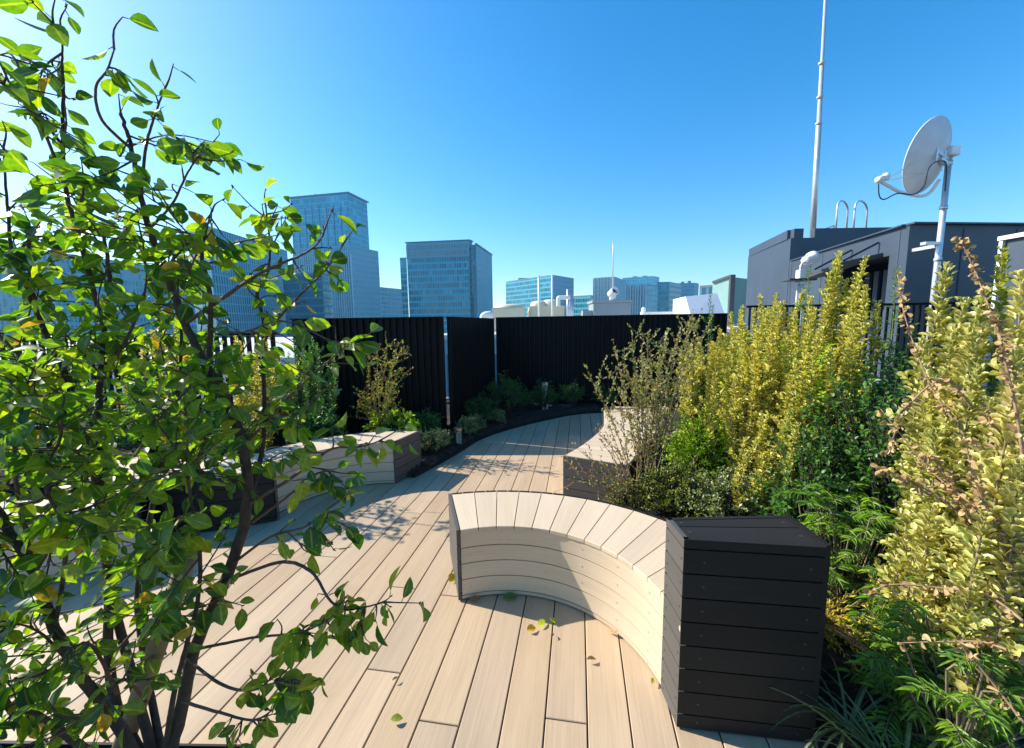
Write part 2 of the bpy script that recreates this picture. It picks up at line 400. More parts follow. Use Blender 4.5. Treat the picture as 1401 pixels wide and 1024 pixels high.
class Leaves:
    def __init__(s): s.p = []; s.a = []; s.n = []; s.L = []; s.W = []; s.r = []
    def add(s, p, a, n, L, W, r):
        s.p.append(tuple(p)); s.a.append(tuple(a)); s.n.append(tuple(n)); s.L.append(L); s.W.append(W); s.r.append(r)
    def build(s, name, mat, parent, tpl='oval', label=None):
        if not s.p: return None
        V, E, Fc = TPL[tpl]
        p = np.array(s.p); a = np.array(s.a); nn = np.array(s.n)
        a /= np.linalg.norm(a, axis=1, keepdims=True) + 1e-12
        nn = nn - a * (nn * a).sum(1, keepdims=True)
        bad = np.linalg.norm(nn, axis=1) < 1e-4
        nn[bad] = np.cross(a[bad], np.array([0.3, 0.9, 0.2]))
        nn /= np.linalg.norm(nn, axis=1, keepdims=True)
        b = np.cross(nn, a)
        L = np.array(s.L)[:, None, None]; W = np.array(s.W)[:, None, None] * 0.5
        cup = rng.uniform(0.5, 2.2, len(p))[:, None, None]
        X = p[:, None, :] + a[:, None, :] * V[None, :, 0:1] * L + b[:, None, :] * V[None, :, 1:2] * W + nn[:, None, :] * V[None, :, 2:3] * L * cup
        X = X.reshape(-1, 3) - np.array(parent.location)
        nv = len(V); cnt = len(p)
        faces = [tuple(i + k * nv for i in f) for k in range(cnt) for f in Fc]
        me = bpy.data.meshes.new(name)
        me.from_pydata(X.tolist(), [], faces)
        me.materials.append(mat)
        at = me.attributes.new('rnd', 'FLOAT', 'POINT'); at.data.foreach_set('value', np.repeat(np.array(s.r), nv))
        ae = me.attributes.new('edge', 'FLOAT', 'POINT'); ae.data.foreach_set('value', np.tile(E, cnt))
        me.polygons.foreach_set('use_smooth', [True] * len(faces))
        me.update()
        o = bpy.data.objects.new(name, me); COL.objects.link(o); o.parent = parent
        if label: o['label'] = label
        return o

def rv(s=1.0):
    v = rng.normal(size=3); return Vector(v / np.linalg.norm(v)) * s
def U(a, b): return float(rng.uniform(a, b))
def smooth(pts, n=6):
    """Catmull-Rom through the points"""
    pts = [Vector(p) for p in pts]
    if len(pts) < 3: return [pts[0].lerp(pts[-1], i / n) for i in range(n + 1)]
    out = []
    for i in range(len(pts) - 1):
        p0 = pts[max(i - 1, 0)]; p1 = pts[i]; p2 = pts[i + 1]; p3 = pts[min(i + 2, len(pts) - 1)]
        for k in range(n):
            t = k / n
            out.append(0.5 * ((2 * p1) + (p2 - p0) * t + (2 * p0 - 5 * p1 + 4 * p2 - p3) * t * t + (3 * p1 - p0 - 3 * p2 + p3) * t ** 3))
    out.append(pts[-1]); return out

# ------------------------------------------------------------------ ground, roof slab, haze
g = MB(); g.face([(-4000, -2500, -34), (4000, -2500, -34), (4000, 5000, -34), (-4000, 5000, -34)])
struct(g.build('ground', M['asphalt']))
own = MB(); own.prism([(-9, -7), (19, -7), (19, 18), (4.4, 18), (4.4, 8.6), (-9, 8.6)], -33.99, -0.06, 0, mtop=1)
tag(own.build('building', [M['concrete'], M['roofpale']]), 'building whose rooftop carries the timber deck and the planting beds', 'building')

# ------------------------------------------------------------------ deck of boards
DANG = R(9.26)
dd = Vector((math.sin(DANG), math.cos(DANG), 0)); dn = Vector((math.cos(DANG), -math.sin(DANG), 0))
def deck():
    m = MB(); pitch, gap = 0.1592, 0.0055
    org = Vector((-0.231, 1.276, 0))      # a seam seen in the photo
    joints = {0: [1.27, 3.3], 1: [0.66, 2.6], 2: [1.44, 3.5], -1: [1.36, 2.95], -2: [2.07, 3.9], -3: [1.55, 3.2], -4: [2.1, 4.1], 3: [1.2, 3.15]}
    rr = random.Random(3)
    for i in range(-46, 30):
        js = sorted(joints.get(i, [rr.uniform(0.2, 1.9) + k * 1.95 for k in (0, 1)]))
        lo = js[0]; hi = js[-1]
        allj = [lo - 1.95 * k for k in range(4, 0, -1)] + js + [hi + 1.95 * k for k in range(1, 4)]
        for a, b in zip(allj[:-1], allj[1:]):
            s0, s1 = a - 1.278 + 0.0025, b - 1.278 - 0.0025
            v0, v1 = i * pitch + gap / 2, (i + 1) * pitch - gap / 2
            if (org + dd * (s0 + s1) / 2 + dn * v0).y > 7.9 or (org + dd * s1 + dn * v0).y < -4: continue
            r = rr.random(); e = 0.0025
            q = lambda s, v, z: org + dd * s + dn * v + Vector((0, 0, z))
            m.face([q(s0 + e, v0 + e, 0), q(s0 + e, v1 - e, 0), q(s1 - e, v1 - e, 0), q(s1 - e, v0 + e, 0)][::1], 0, r,
                   [(s0, v0), (s0, v1), (s1, v1), (s1, v0)])
            ring = [(s0, v0), (s0, v1), (s1, v1), (s1, v0)]
            inn = [(s0 + e, v0 + e), (s0 + e, v1 - e), (s1 - e, v1 - e), (s1 - e, v0 + e)]
            for k in range(4):
                k2 = (k + 1) % 4
                m.face([q(*inn[k], 0), q(*ring[k], -e), q(*ring[k2], -e), q(*inn[k2], 0)], 0, r, [inn[k], ring[k], ring[k2], inn[k2]])
                m.face([q(*ring[k], -e), q(*ring[k], -0.025), q(*ring[k2], -0.025), q(*ring[k2], -e)], 0, r, [ring[k]] * 4)
    me = m
    o = me.build('deck', [M['deck']])
    bm = bmesh.new(); bm.from_mesh(o.data); bmesh.ops.recalc_face_normals(bm, faces=bm.faces); bm.to_mesh(o.data); bm.free()
    return struct(o)
deck()
ud = MB(); ud.face([(-8.6, -6, -0.03), (16, -6, -0.03), (16, 8.4, -0.03), (-8.6, 8.4, -0.03)])
struct(ud.build('floor_under_deck', M['core']))

# ------------------------------------------------------------------ planting beds
def bed(name, poly, zmid, mat, n=0.14):
    """soil sheet, a little mounded, clipped to a plan polygon"""
    bm = bmesh.new()
    vs_ = [bm.verts.new((p[0], p[1], 0.012)) for p in poly]
    from mathutils.geometry import tessellate_polygon
    for tri in tessellate_polygon([[Vector((p[0], p[1], 0)) for p in poly]]):
        bm.faces.new([vs_[i] for i in tri])
    for _ in range(6):
        ed = [e for e in bm.edges if e.calc_length() > n]
        if not ed: break
        bmesh.ops.subdivide_edges(bm, edges=ed, cuts=1)
        bmesh.ops.triangulate(bm, faces=bm.faces[:])
    r_ = random.Random(8)
    for v in bm.verts:
        if not v.is_boundary and v.co.z > 0: v.co.z = zmid + r_.uniform(-0.025, 0.03)
    bmesh.ops.recalc_face_normals(bm, faces=bm.faces)
    if bm.faces[0].normal.z < 0: bmesh.ops.reverse_faces(bm, faces=bm.faces)
    me = bpy.data.meshes.new(name); bm.to_mesh(me); bm.free(); me.materials.append(mat)
    o = bpy.data.objects.new(name, me); COL.objects.link(o); return struct(o)
edge_l = smooth([(-0.99, 3.87, 0), (-0.81, 4.25, 0), (-0.62, 4.70, 0), (-0.446, 5.15, 0), (-0.12, 5.61, 0), (0.437, 6.144, 0), (1.08, 6.60, 0), (1.75, 6.72, 0)], 4)
bed('left_bed_soil', [(p.x, p.y) for p in edge_l] + [(1.75, 7.2), (-0.2, 7.7), (-7.5, 7.7), (-7.5, 2.2), (-3.6, 2.2), (-3.0, 2.65), (-2.3, 3.45), (-1.75, 3.78), (-1.35, 3.98)], 0.06, M['soil'])
bed('right_bed_soil', [(0.66, 2.22), (0.80, 2.95), (1.15, 3.0), (1.6, 4.4), (1.85, 5.2), (1.95, 6.8), (7.0, 6.8), (7.0, -1.0), (1.075, -1.0), (1.075, 1.4), (1.06, 1.75)], 0.05, M['mulch'])
bed('tree_bed_soil', [(-2.4, -0.6), (-0.98, -0.6), (-0.98, 1.262), (-2.4, 1.30)], 0.03, M['soil'])
def strip(name, pts, h, t, label, z0=0.0, mat='edging'):
    m = MB()
    pts = [Vector(p) for p in pts]
    L, Rr = [], []
    for i, p in enumerate(pts):
        d = (pts[min(i + 1, len(pts) - 1)] - pts[max(i - 1, 0)]).normalized(); nn = Vector((-d.y, d.x, 0))
        L.append(p + nn * t / 2); Rr.append(p - nn * t / 2)
    for i in range(len(pts) - 1):
        up = Vector((0, 0, h)); b = Vector((0, 0, z0))
        m.face([L[i] + up, Rr[i] + up, Rr[i + 1] + up, L[i + 1] + up][::-1])
        m.face([Rr[i] + b, Rr[i + 1] + b, Rr[i + 1] + up, Rr[i] + up])
        m.face([L[i + 1] + b, L[i] + b, L[i] + up, L[i + 1] + up])
    return tag(m.build(name, M[mat]), label, 'bed edging')
strip('bed_edging', edge_l, 0.045, 0.012, 'thin dark edging curving along the deck from the far bench to the black fence')
strip('bed_edging', [(-2.4, 1.31, 0), (-0.97, 1.27, 0), (-0.97, -0.6, 0)], 0.03, 0.012, 'thin dark edging around the bed of the foreground tree')
strip('bed_edging', [(1.07, 1.262, 0), (1.07, -1.0, 0)], 0.04, 0.014, 'thin dark edging running from the charcoal block towards the camera')

# ------------------------------------------------------------------ benches
def resample(pts, n):
    pts = [Vector((p[0], p[1], 0)) for p in pts]
    L = [0]
    for a, b in zip(pts[:-1], pts[1:]): L.append(L[-1] + (b - a).length)
    out = []
    for k in range(n):
        s = L[-1] * k / (n - 1); j = 0
        while j < len(L) - 2 and L[j + 1] < s: j += 1
        t = (s - L[j]) / max(1e-9, L[j + 1] - L[j]); out.append(pts[j].lerp(pts[j + 1], t))
    return out
def arc(c, r, a0, a1, n=40):
    return [(c[0] + r * math.cos(R(a0 + (a1 - a0) * i / n)), c[1] + r * math.sin(R(a0 + (a1 - a0) * i / n))) for i in range(n + 1)]
BH = 0.41
def band(m, line, z0, z1, t, side, r, mi=0):
    """one curved board standing on edge along a plan line; its outer face lies on the line"""
    n = len(line); u = 0
    inn = []
    for i, p in enumerate(line):
        d = (line[min(i + 1, n - 1)] - line[max(i - 1, 0)]).normalized(); inn.append(p + Vector((-d.y, d.x, 0)) * t * side)
    Z0, Z1 = Vector((0, 0, z0)), Vector((0, 0, z1)); e = 0.002
    for i in range(n - 1):
        a, b, c, d = line[i], line[i + 1], inn[i + 1], inn[i]
        du = (b - a).length
        m.face([a + Z0, b + Z0, b + Z1, a + Z1], mi, r, [(u, z0), (u + du, z0), (u + du, z1), (u, z1)], True)
        m.face([d + Z0, c + Z0, c + Z1, d + Z1], mi, r, [(u, z0), (u + du, z0), (u + du, z1), (u, z1)], True)
        m.face([a + Z1, b + Z1, c + Z1, d + Z1], mi, r, [(u, 0), (u + du, 0), (u + du, t), (u, t)])
        m.face([a + Z0, b + Z0, c + Z0, d + Z0], mi, r, [(u, 0), (u + du, 0), (u + du, t), (u, t)])
        u += du
    for k in (0, n - 1):
        m.face([line[k] + Z0, inn[k] + Z0, inn[k] + Z1, line[k] + Z1], mi, r)
def recalc(o):
    bm = bmesh.new(); bm.from_mesh(o.data)
    bmesh.ops.remove_doubles(bm, verts=bm.verts, dist=1e-5)
    bmesh.ops.recalc_face_normals(bm, faces=bm.faces)
    for e in bm.edges:
        e.smooth = e.calc_face_angle(3.0) < R(28)
    bm.to_mesh(o.data); bm.free()
def board_rows(h, pitch=0.091, gap=0.005):
    out = []; z = h
    while z > 0.012:
        z0 = max(0.008, z - pitch + gap); out.append((z0, z)); z -= pitch
    return out
def screws(m, pts, nrm):
    for p in pts:
        z = Vector(nrm if not callable(nrm) else nrm(p)).normalized(); x = z.orthogonal().normalized(); y = z.cross(x)
        T = Matrix.Translation(p) @ Matrix((x, y, z)).transposed().to_4x4()
        m.lathe([(0.0045, -0.002), (0.0045, 0.0008), (0.003, 0.0012), (0.0005, 0.0006)], T, 8, 1, 0.5)
def bench(name, label, inner, outer, front='pale', back='char', end='grey', h=BH, ends=(True, True), boards=None, nb=16, group=None, side=1, far=0.0, top='pale'):
    """seat of tapered boards between two plan lines, curved front boards, back cladding, end panels"""
    NS = 60
    I, O = resample(inner, NS), resample(outer, NS)
    base = (I[NS // 2] + O[NS // 2]) / 2
    t = thing(name, label, 'bench', (base.x, base.y, 0), group)
    rr = random.Random(len(label))
    # seat
    m = MB(); T = 0.02
    for k in range(nb):
        f0, f1 = k / nb, (k + 1) / nb
        def at(line, f):
            x = f * (NS - 1); j = min(int(x), NS - 2); return line[j].lerp(line[j + 1], x - j)
        a, b, c, d = at(I, f0), at(I, f1), at(O, f1), at(O, f0)
        # shrink by half a seam, hold the inner rim 2 mm proud
        def inset(p, q, w): v = (q - p); return p + v * (w / v.length)
        a, b = inset(a, b, 0.0022), inset(b, a, 0.0022); c, d = inset(c, d, 0.0022), inset(d, c, 0.0022)
        ni = (a - d).normalized()
        a2, b2 = a + ni * 0.004, b + ni * 0.004
        r = rr.random(); w0 = (d - a).length
        up = Vector((0, 0, h)); lo = Vector((0, 0, h - T)); ee = 0.002
        q = [a2, b2, c, d]; cen = (a2 + b2 + c + d) / 4
        qi = [p + (cen - p).normalized() * ee * 1.5 for p in q]
        uvq = [(0, 0), (0, (b - a).length), (w0, (c - d).length), (w0, 0)]
        m.face([p + up for p in qi], 0, r, uvq)
        for i in range(4):
            j = (i + 1) % 4
            m.face([qi[i] + up, q[i] + up - Vector((0, 0, ee)), q[j] + up - Vector((0, 0, ee)), qi[j] + up], 0, r, [uvq[i], uvq[i], uvq[j], uvq[j]])
            m.face([q[i] + up - Vector((0, 0, ee)), q[i] + lo, q[j] + lo, q[j] + up - Vector((0, 0, ee))], 0, r, [uvq[i], uvq[i], uvq[j], uvq[j]])
        mid_i, mid_o = (a + b) / 2, (c + d) / 2
    o = m.build('seat', [M[top]], t); recalc(o)
    hs_ = h - T
    # front
    m = MB()
    for z0, z1 in board_rows(hs_):
        band(m, I, z0, z1, 0.018, -side, rr.random())
    for fz, (z0, z1) in enumerate(board_rows(hs_)):
        for k in range(2, NS - 1, 9):
            p = I[k] + Vector((0, 0, (z0 + z1) / 2)); dq = I[k + 1] - I[k - 1]
            screws(m, [p], (Vector((-dq.y, dq.x, 0)) * side))
    o = m.build('front_panel', [M[front], M['screw']], t); recalc(o)
    # back: upright dark staves with thin gaps
    m = MB(); n_st = nb * 2
    OO = resample([tuple(p) for p in O], n_st * 4 + 1)
    for k in range(n_st):
        seg = OO[k * 4:k * 4 + 5]
        seg = [p.copy() for p in seg]
        seg[0] = seg[0].lerp(seg[1], 0.12); seg[-1] = seg[-1].lerp(seg[-2], 0.12)
        nn = []
        band(m, [p + (p - base).normalized() * 0.004 for p in seg], 0.012, h + 0.001, 0.016, -side, rr.random())
    o = m.build('back_panel', [M[back]], t); recalc(o)
    # ends
    for flag, k in zip(ends, (0, NS - 1)):
        if not flag: continue
        a, b = I[k], O[k]; other = I[1 if k == 0 else NS - 2]
        out = (a - other).normalized(); dv = (b - a).normalized()
        nrm = Vector((dv.y, -dv.x, 0)); nrm = nrm if nrm.dot(out) > 0 else -nrm
        m = MB()
        a_, b_ = a - dv * 0.006 + nrm * 0.022, b + dv * 0.018 + nrm * 0.022
        sd = 1 if Vector((-(b_ - a_).y, (b_ - a_).x, 0)).dot(nrm) < 0 else -1
        for z0, z1 in board_rows(h + 0.001):
            band(m, [a_, a_.lerp(b_, 0.5), b_], z0, z1, 0.018, sd, rr.random())
        o = m.build('end_panel', [M[end]], t); recalc(o)
    # dark core that closes the seams
    m = MB(); sh = 0.03
    poly = [p.lerp(q, 0.07) for p, q in zip(I, O)] + [q.lerp(p, 0.07) for p, q in zip(I, O)][::-1]
    for i in range(len(poly)):
        a, b = poly[i], poly[(i + 1) % len(poly)]
        m.face([a, b, b + Vector((0, 0, h - 0.026)), a + Vector((0, 0, h - 0.026))])
    n2 = NS
    for i in range(n2 - 1):
        Z = Vector((0, 0, h - 0.026))
        m.face([poly[i] + Z, poly[i + 1] + Z, poly[2 * n2 - 2 - i] + Z, poly[2 * n2 - 1 - i] + Z])
    m.build('frame', M['core'], t)
    return t
cA = (-0.065, 1.43)
bench('curved_bench', 'nearest curved bench with pale tapered seat boards and sunlit cream front beside the charcoal block',
      arc(cA, 0.668, 109.6, -8), arc((-0.106, 1.307), 1.245, 103.7, 9), ends=(True, False), nb=14, side=-1)
cB = (-1.18, 2.99)
bench('curved_bench', 'curved bench across the deck behind the foreground tree, pale front in shade and charcoal end',
      arc(cB, 0.75, 87, 178), arc((-1.17, 2.95), 1.185, 81.5, 178), ends=(True, False), nb=11, side=1)
bench('curved_bench', 'pale-topped bench at the right edge of the deck, under the twiggy shrub, charcoal end board',
      smooth([(0.43, 3.27, 0), (0.612, 3.525, 0), (0.812, 3.874, 0), (0.966, 4.206, 0), (1.065, 4.53, 0), (1.15, 5.0, 0)], 8),
      smooth([(0.88, 3.02, 0), (1.13, 3.42, 0), (1.40, 3.85, 0), (1.56, 4.25, 0), (1.66, 4.65, 0), (1.74, 5.1, 0)], 8), ends=(True, True), nb=16, side=1)
bench('curved_bench', 'cream-fronted bench at the left edge of the photo, behind the stems of the foreground tree',
      smooth([(-4.3, 2.33, 0), (-3.6, 2.10, 0), (-3.1, 2.13, 0), (-2.75, 2.28, 0), (-2.47, 2.50, 0)], 8),
      smooth([(-4.3, 2.75, 0), (-3.6, 2.53, 0), (-3.2, 2.54, 0), (-2.97, 2.64, 0), (-2.74, 2.81, 0)], 8), ends=(True, True), nb=18, side=1)
bench('curved_bench', 'dark-clad bench with pale top between the two benches on the left side',
      smooth([(-3.3, 2.86, 0), (-2.8, 2.82, 0), (-2.3, 2.86, 0), (-1.86, 3.02, 0)], 8),
      smooth([(-3.3, 3.36, 0), (-2.8, 3.34, 0), (-2.45, 3.36, 0), (-2.2, 3.42, 0)], 8), front='char', ends=(True, True), nb=12, side=1, h=0.422)

def block():
    """tall charcoal block at the near end of the curved bench"""
    A, B, C, D = Vector((0.594, 1.335, 0)), Vector((1.056, 1.270, 0)), Vector((1.067, 1.502, 0)), Vector((0.592, 1.495, 0))
    h = 0.75
    t = thing('end_block', 'tall charcoal plank-clad block at the near end of the curved bench', 'block', ((A + C) / 2).to_tuple())
    rr = random.Random(4)
    def panel(a, b, name, ins=0.0, mt='char'):
        m = MB(); dv = (b - a).normalized(); nrm = Vector((dv.y, -dv.x, 0))
        rows = []; z = h - 0.004; first = True
        while z > 0.01:
            p = 0.038 if first else 0.0925
            rows.append((max(0.008, z - p + 0.005), z)); z -= p; first = False
        for z0, z1 in rows:
            band(m, [a + dv * ins, a.lerp(b, .5), b - dv * ins], z0, z1, 0.018, 1, rr.random())
        for z0, z1 in rows:
            if z1 - z0 > 0.05:
                for f in (0.15, 0.88):
                    screws(m, [a.lerp(b, f) + Vector((0, 0, (z0 + z1) / 2))], nrm)
        o = m.build(name, [M[mt], M['screw2']], t); recalc(o); return o
    panel(A, B, 'front_panel'); panel(D, A, 'side_panel', 0.002, 'grey'); panel(C, D, 'back_panel')  # sun-facing side of the charcoal: sunlight put into its lighter grey colour
    m = MB(); n = 24                       # ribbed edge on the right
    for k in range(n):
        a, b = B.lerp(C, (k + 0.12) / n), B.lerp(C, (k + 0.88) / n)
        band(m, [a, a.lerp(b, .5), b], 0.01, h + 0.004, 0.016, 1, rr.random())
    o = m.build('ribbed_panel', [M['char']], t); recalc(o)
    m = MB()
    q = [A + Vector((.016, .016, 0)), B + Vector((-.018, .018, 0)), C + Vector((-.018, -.016, 0)), D + Vector((.016, -.014, 0))]
    e = 0.0025; mid = 0.60
    aa, bb = q[0].lerp(q[3], mid), q[1].lerp(q[2], mid)
    for quad in ([q[0], q[1], bb - Vector((0, e, 0)), aa - Vector((0, e, 0))], [aa + Vector((0, e, 0)), bb + Vector((0, e, 0)), q[2], q[3]]):
        Z = Vector((0, 0, h - 0.006)); r = rr.random(); W = Vector((0, 0, 0.02))
        L = (quad[1] - quad[0]).length
        m.face([p + Z for p in quad], 0, r, [(0, 0), (L, 0), (L, .14), (0, .14)])
        for i in range(4):
            m.face([quad[i] + Z, quad[i] + Z - W, quad[(i + 1) % 4] + Z - W, quad[(i + 1) % 4] + Z], 0, r)
        for f in (0.06, 0.93):
            c = quad[0].lerp(quad[1], f).lerp(quad[3].lerp(quad[2], f), 0.5)
            m.lathe([(0.007, 0.0), (0.007, 0.0012), (0.001, 0.001)], Matrix.Translation(c + Z), 10, 1)
    o = m.build('top', [M['char'], M['screw2']], t); recalc(o)
    m = MB(); s = 0.022
    pl = [(A.x + s, A.y + s), (B.x - s, B.y + s), (C.x - s, C.y - s), (D.x + s, D.y - s)]
    m.prism(pl, 0.0, h - 0.03); m.build('frame', M['core'], t)
M['screw2'] = plain("dark_screw_heads", (0.06, 0.056, 0.052), 0.4, 0.5, 0.05)
block()

# ------------------------------------------------------------------ fences and railings
def corr_fence(name, label, a, b, z0, z1, pitch=0.086, depth=0.034, posts=True, light_end=()):
    a, b = Vector((*a, 0)), Vector((*b, 0)); d = (b - a); L = d.length; d.normalize(); nn = Vector((d.y, -d.x, 0))
    t = thing(name, label, 'fence', a.lerp(b, 0.5).to_tuple())
    m = MB(); n = max(1, round(L / pitch)); p = L / n
    prof = []
    for i in range(n):
        for f, w in ((0.0, 0), (0.40, 0), (0.5, 1), (0.90, 1)):
            prof.append(a + d * (i + f) * p + nn * depth * w)
    prof.append(b.copy())
    for i in range(len(prof) - 1):
        x, y = prof[i], prof[i + 1]
        m.face([(x.x, x.y, z0), (y.x, y.y, z0), (y.x, y.y, z1), (x.x, x.y, z1)])
        bx, by = x - nn * 0.004, y - nn * 0.004
        m.face([(by.x, by.y, z0), (bx.x, bx.y, z0), (bx.x, bx.y, z1), (by.x, by.y, z1)])
    m.build('cladding', M['fence'], t)
    m = MB(); m.bar(a + nn * depth / 2 + Vector((0, 0, z1 + 0.006)), b + nn * depth / 2 + Vector((0, 0, z1 + 0.006)), depth + 0.03, 0.012)
    m.build('cap', M['fence'], t)
    for q in ((a + d * 0.3, b - d * 0.3) if posts else ()):
        m = MB(); m.box(q - nn * 0.05 + Vector((0, 0, (z0 + z1) / 2 - .02)), (0.05, 0.05, z1 - z0 - .04), math.atan2(d.y, d.x)); m.build('post', M['fence'], t)
    return t
FZ = 1.60
corr_fence('corrugated_fence', 'black corrugated fence panel on the left, in front of the glass towers', (P(404, 500, 5.36).x, 5.36), (P(609, 500, 5.30).x, 5.30), 0.02, FZ)
corr_fence('corrugated_fence', 'black corrugated fence panel running away from the camera between two bright gaps', (P(613.5, 500, 5.305).x, 5.305), (P(675, 500, 7.5).x, 7.5), 0.02, FZ, posts=False)
corr_fence('corrugated_fence', 'black corrugated fence panel across the far end of the deck', (P(679.5, 500, 7.55).x, 7.55), (3.55, 6.72), 0.03, FZ + 0.02)
def railing(name, label, a, b, z0, z1, n, bw=0.018, bd=0.035, post_every=0):
    a, b = Vector((*a, 0)), Vector((*b, 0)); d = (b - a).normalized(); ang = math.atan2(d.y, d.x)
    t = thing(name, label, 'railing', a.lerp(b, .5).to_tuple())
    for z, hh in ((z1, 0.035), (z0, 0.03)):
        m = MB(); m.bar(a + Vector((0, 0, z)), b + Vector((0, 0, z)), 0.05, hh); m.build('rail', M['fence'], t)
    first = None
    for k in range(n):
        p = a.lerp(b, (k + 0.5) / n)
        if first is None:
            m = MB(); m.box((p.x, p.y, (z0 + z1) / 2), (bw, bd, z1 - z0 - 0.04), ang); first = m.build('baluster', M['fence'], t); p0 = p
        else:
            o = first.copy(); COL.objects.link(o); o.parent = t; o.location = p - p0
    return t
railing('metal_railing', 'dark metal railing with upright bars, behind the foreground tree', (-7.4, 5.45), (-3.1, 5.38), 0.12, 1.42, 40, 0.05, 0.03)
railing('metal_railing', 'dark metal railing with thin bars behind the golden shrubs', (3.65, 6.35), (7.5, 6.1), 0.15, 1.72, 42)

# ------------------------------------------------------------------ bollard light and small post
c = G(628, 612); c.z = 0.03
t = thing('bollard_light', 'small bronze bollard light beside the deck edging', 'bollard light', c.to_tuple())
T = Matrix.Translation(c)
m = MB(); m.lathe([(0.0, 0), (0.045, 0), (0.045, 0.004), (0.037, 0.006), (0.037, 0.150), (0.0, 0.150)], T, 20); m.build('body', M['bronze'], t)
m = MB(); m.lathe([(0.020, 0.150), (0.020, 0.176)], T, 16)
m.build('lens', M['white'], t)
m = MB()
for k in range(6):
    a = k * math.pi / 3
    m.bar(c + Vector((0.038 * math.cos(a), 0.038 * math.sin(a), 0.148)), c + Vector((0.038 * math.cos(a), 0.038 * math.sin(a), 0.178)), 0.006, 0.006)
m.build('louvre', M['bronze'], t)
m = MB(); m.lathe([(0.0, 0.176), (0.046, 0.176), (0.047, 0.180), (0.047, 0.212), (0.044, 0.216), (0.0, 0.216)], T, 24); m.build('cap', M['bronze'], t)
c = P(745.5, 560, 6.75); c.z = 0.04
t = thing('metal_post', 'short flat silver post in shade before the far black fence', 'post', c.to_tuple())
m = MB(); m.box(c + Vector((0, 0, 0.235)), (0.095, 0.05, 0.47), 0.2, bev=0.006); m.build('body', M['steel'], t)
m = MB(); m.box(c + Vector((0, 0, 0.475)), (0.105, 0.06, 0.012), 0.2); m.box(c + Vector((0.0, -0.03, 0.40)), (0.05, 0.004, 0.06), 0.2); m.build('cap', M['steel'], t)

# ------------------------------------------------------------------ rooftop machine room (two stepped volumes)
def wall_quad(m, a, b, z0, z1, mi=0):
    m.face([(a[0], a[1], z0), (b[0], b[1], z0), (b[0], b[1], z1), (a[0], a[1], z1)], mi)
t = thing('machine_room', 'low grey-blue rooftop machine room with an awning, behind the golden shrubs', 'rooftop building', (11, 10, 0))
Ln, Lf = Vector((7.62, 8.0, 0)), Vector((8.53, 12.7, 0)); ZL = 3.28
def onL(f, z): p = Ln.lerp(Lf, f); return Vector((p.x, p.y, z))
m = MB()
f0, f1, za, zb = 0.10, 0.42, 1.45, 2.78
for a, b, z0, z1 in ((0, f0, 0, ZL), (f1, 1, 0, ZL), (f0, f1, 0, za), (f0, f1, zb, ZL)):
    m.face([onL(b, z0), onL(a, z0), onL(a, z1), onL(b, z1)])
far_r = [(18.0, 8.9), (18.0, 12.96)]
wall_quad(m, (Ln.x, Ln.y), far_r[0], 0, ZL); wall_quad(m, far_r[0], far_r[1], 0, ZL); wall_quad(m, far_r[1], (Lf.x, Lf.y), 0, ZL)
for k in range(1, 9):
    f = k / 9; p = Vector((Ln.x, Ln.y, 0)).lerp(Vector((18.0, 8.9, 0)), f); m.bar(p + Vector((0, -.004, .02)), p + Vector((0, -.004, ZL - .06)), 0.03, 0.014)
for f in (.05, .5, .62, .74, .86, .97):
    p = onL(f, 0); m.bar(p + Vector((-.004, 0, .02)), p + Vector((-.004, 0, ZL - .06)), 0.014, 0.03)
m.build('lower_wall', M['clad'], t)
m = MB(); m.face([(Ln.x, Ln.y, ZL - .05), (far_r[0][0], far_r[0][1], ZL - .05), (far_r[1][0], far_r[1][1], ZL - .05), (Lf.x, Lf.y, ZL - .05)]); m.build('lower_roof', M['cladroof'], t)
m = MB(); ex = Vector((0.9, -0.17, 0))
for a, b, c_, d_ in ((onL(f0, za), onL(f1, za), onL(f1, zb), onL(f0, zb)),):
    A_, B_, C_, D_ = a + ex, b + ex, c_ + ex, d_ + ex
    m.face([A_, B_, C_, D_]); m.face([a, A_, D_, d_]); m.face([B_, b, c_, C_]); m.face([d_, D_, C_, c_]); m.face([b, B_, A_, a])
op = m.build('opening', M['recess'], t)
m = MB()
for k in range(5):
    f = f0 + (f1 - f0) * (k + .5) / 5; p = onL(f, 0) + ex * 0.5
    m.bar(p + Vector((0, 0, za)), p + Vector((0, 0, zb - 0.2)), 0.06, 0.12)
m.build('louvre', M['clad'], op)
m = MB(); o1, o2 = onL(0.14, 2.80), onL(0.58, 2.62); out = Vector((-0.75, 0.14, -0.16))
m.face([o1, o2, o2 + out, o1 + out]); up_ = Vector((0, 0, 0.07)); m.face([o1 + up_, o1 + out + up_, o2 + out + up_, o2 + up_])
m.face([o1 + out, o2 + out, o2 + out + up_, o1 + out + up_]); m.face([o1, o1 + out, o1 + out + up_, o1 + up_]); m.face([o2, o2 + up_, o2 + out + up_, o2 + out])
aw = m.build('awning', M['cladroof'], t)
m = MB()
for f in (0.17, 0.36):
    m.bar(onL(f, 3.1) - Vector((.02, 0, 0)), onL(f + .03, 2.85) + out * 0.9, 0.04, 0.04)
m.build('strut', M['recess'], aw)
m = MB(); ZU = 4.32
Up = [(8.72, 13.0), (17.9, 13.0), (17.9, 16.9), (9.48, 16.6)]
m.prism(Up, 0, ZU - 0.28, 0, mtop=1)
def para(a, b, th=0.18):
    a, b = Vector((*a, 0)), Vector((*b, 0)); z = Vector((0, 0, ZU - 0.14)); m.bar(a + z, b + z, th, 0.28)
para((8.81, 13.09), (9.10, 13.09)); para((9.45, 13.09), (17.8, 13.09)); para((8.82, 13.18), (9.54, 16.5)); para((9.55, 16.5), (17.8, 16.8))
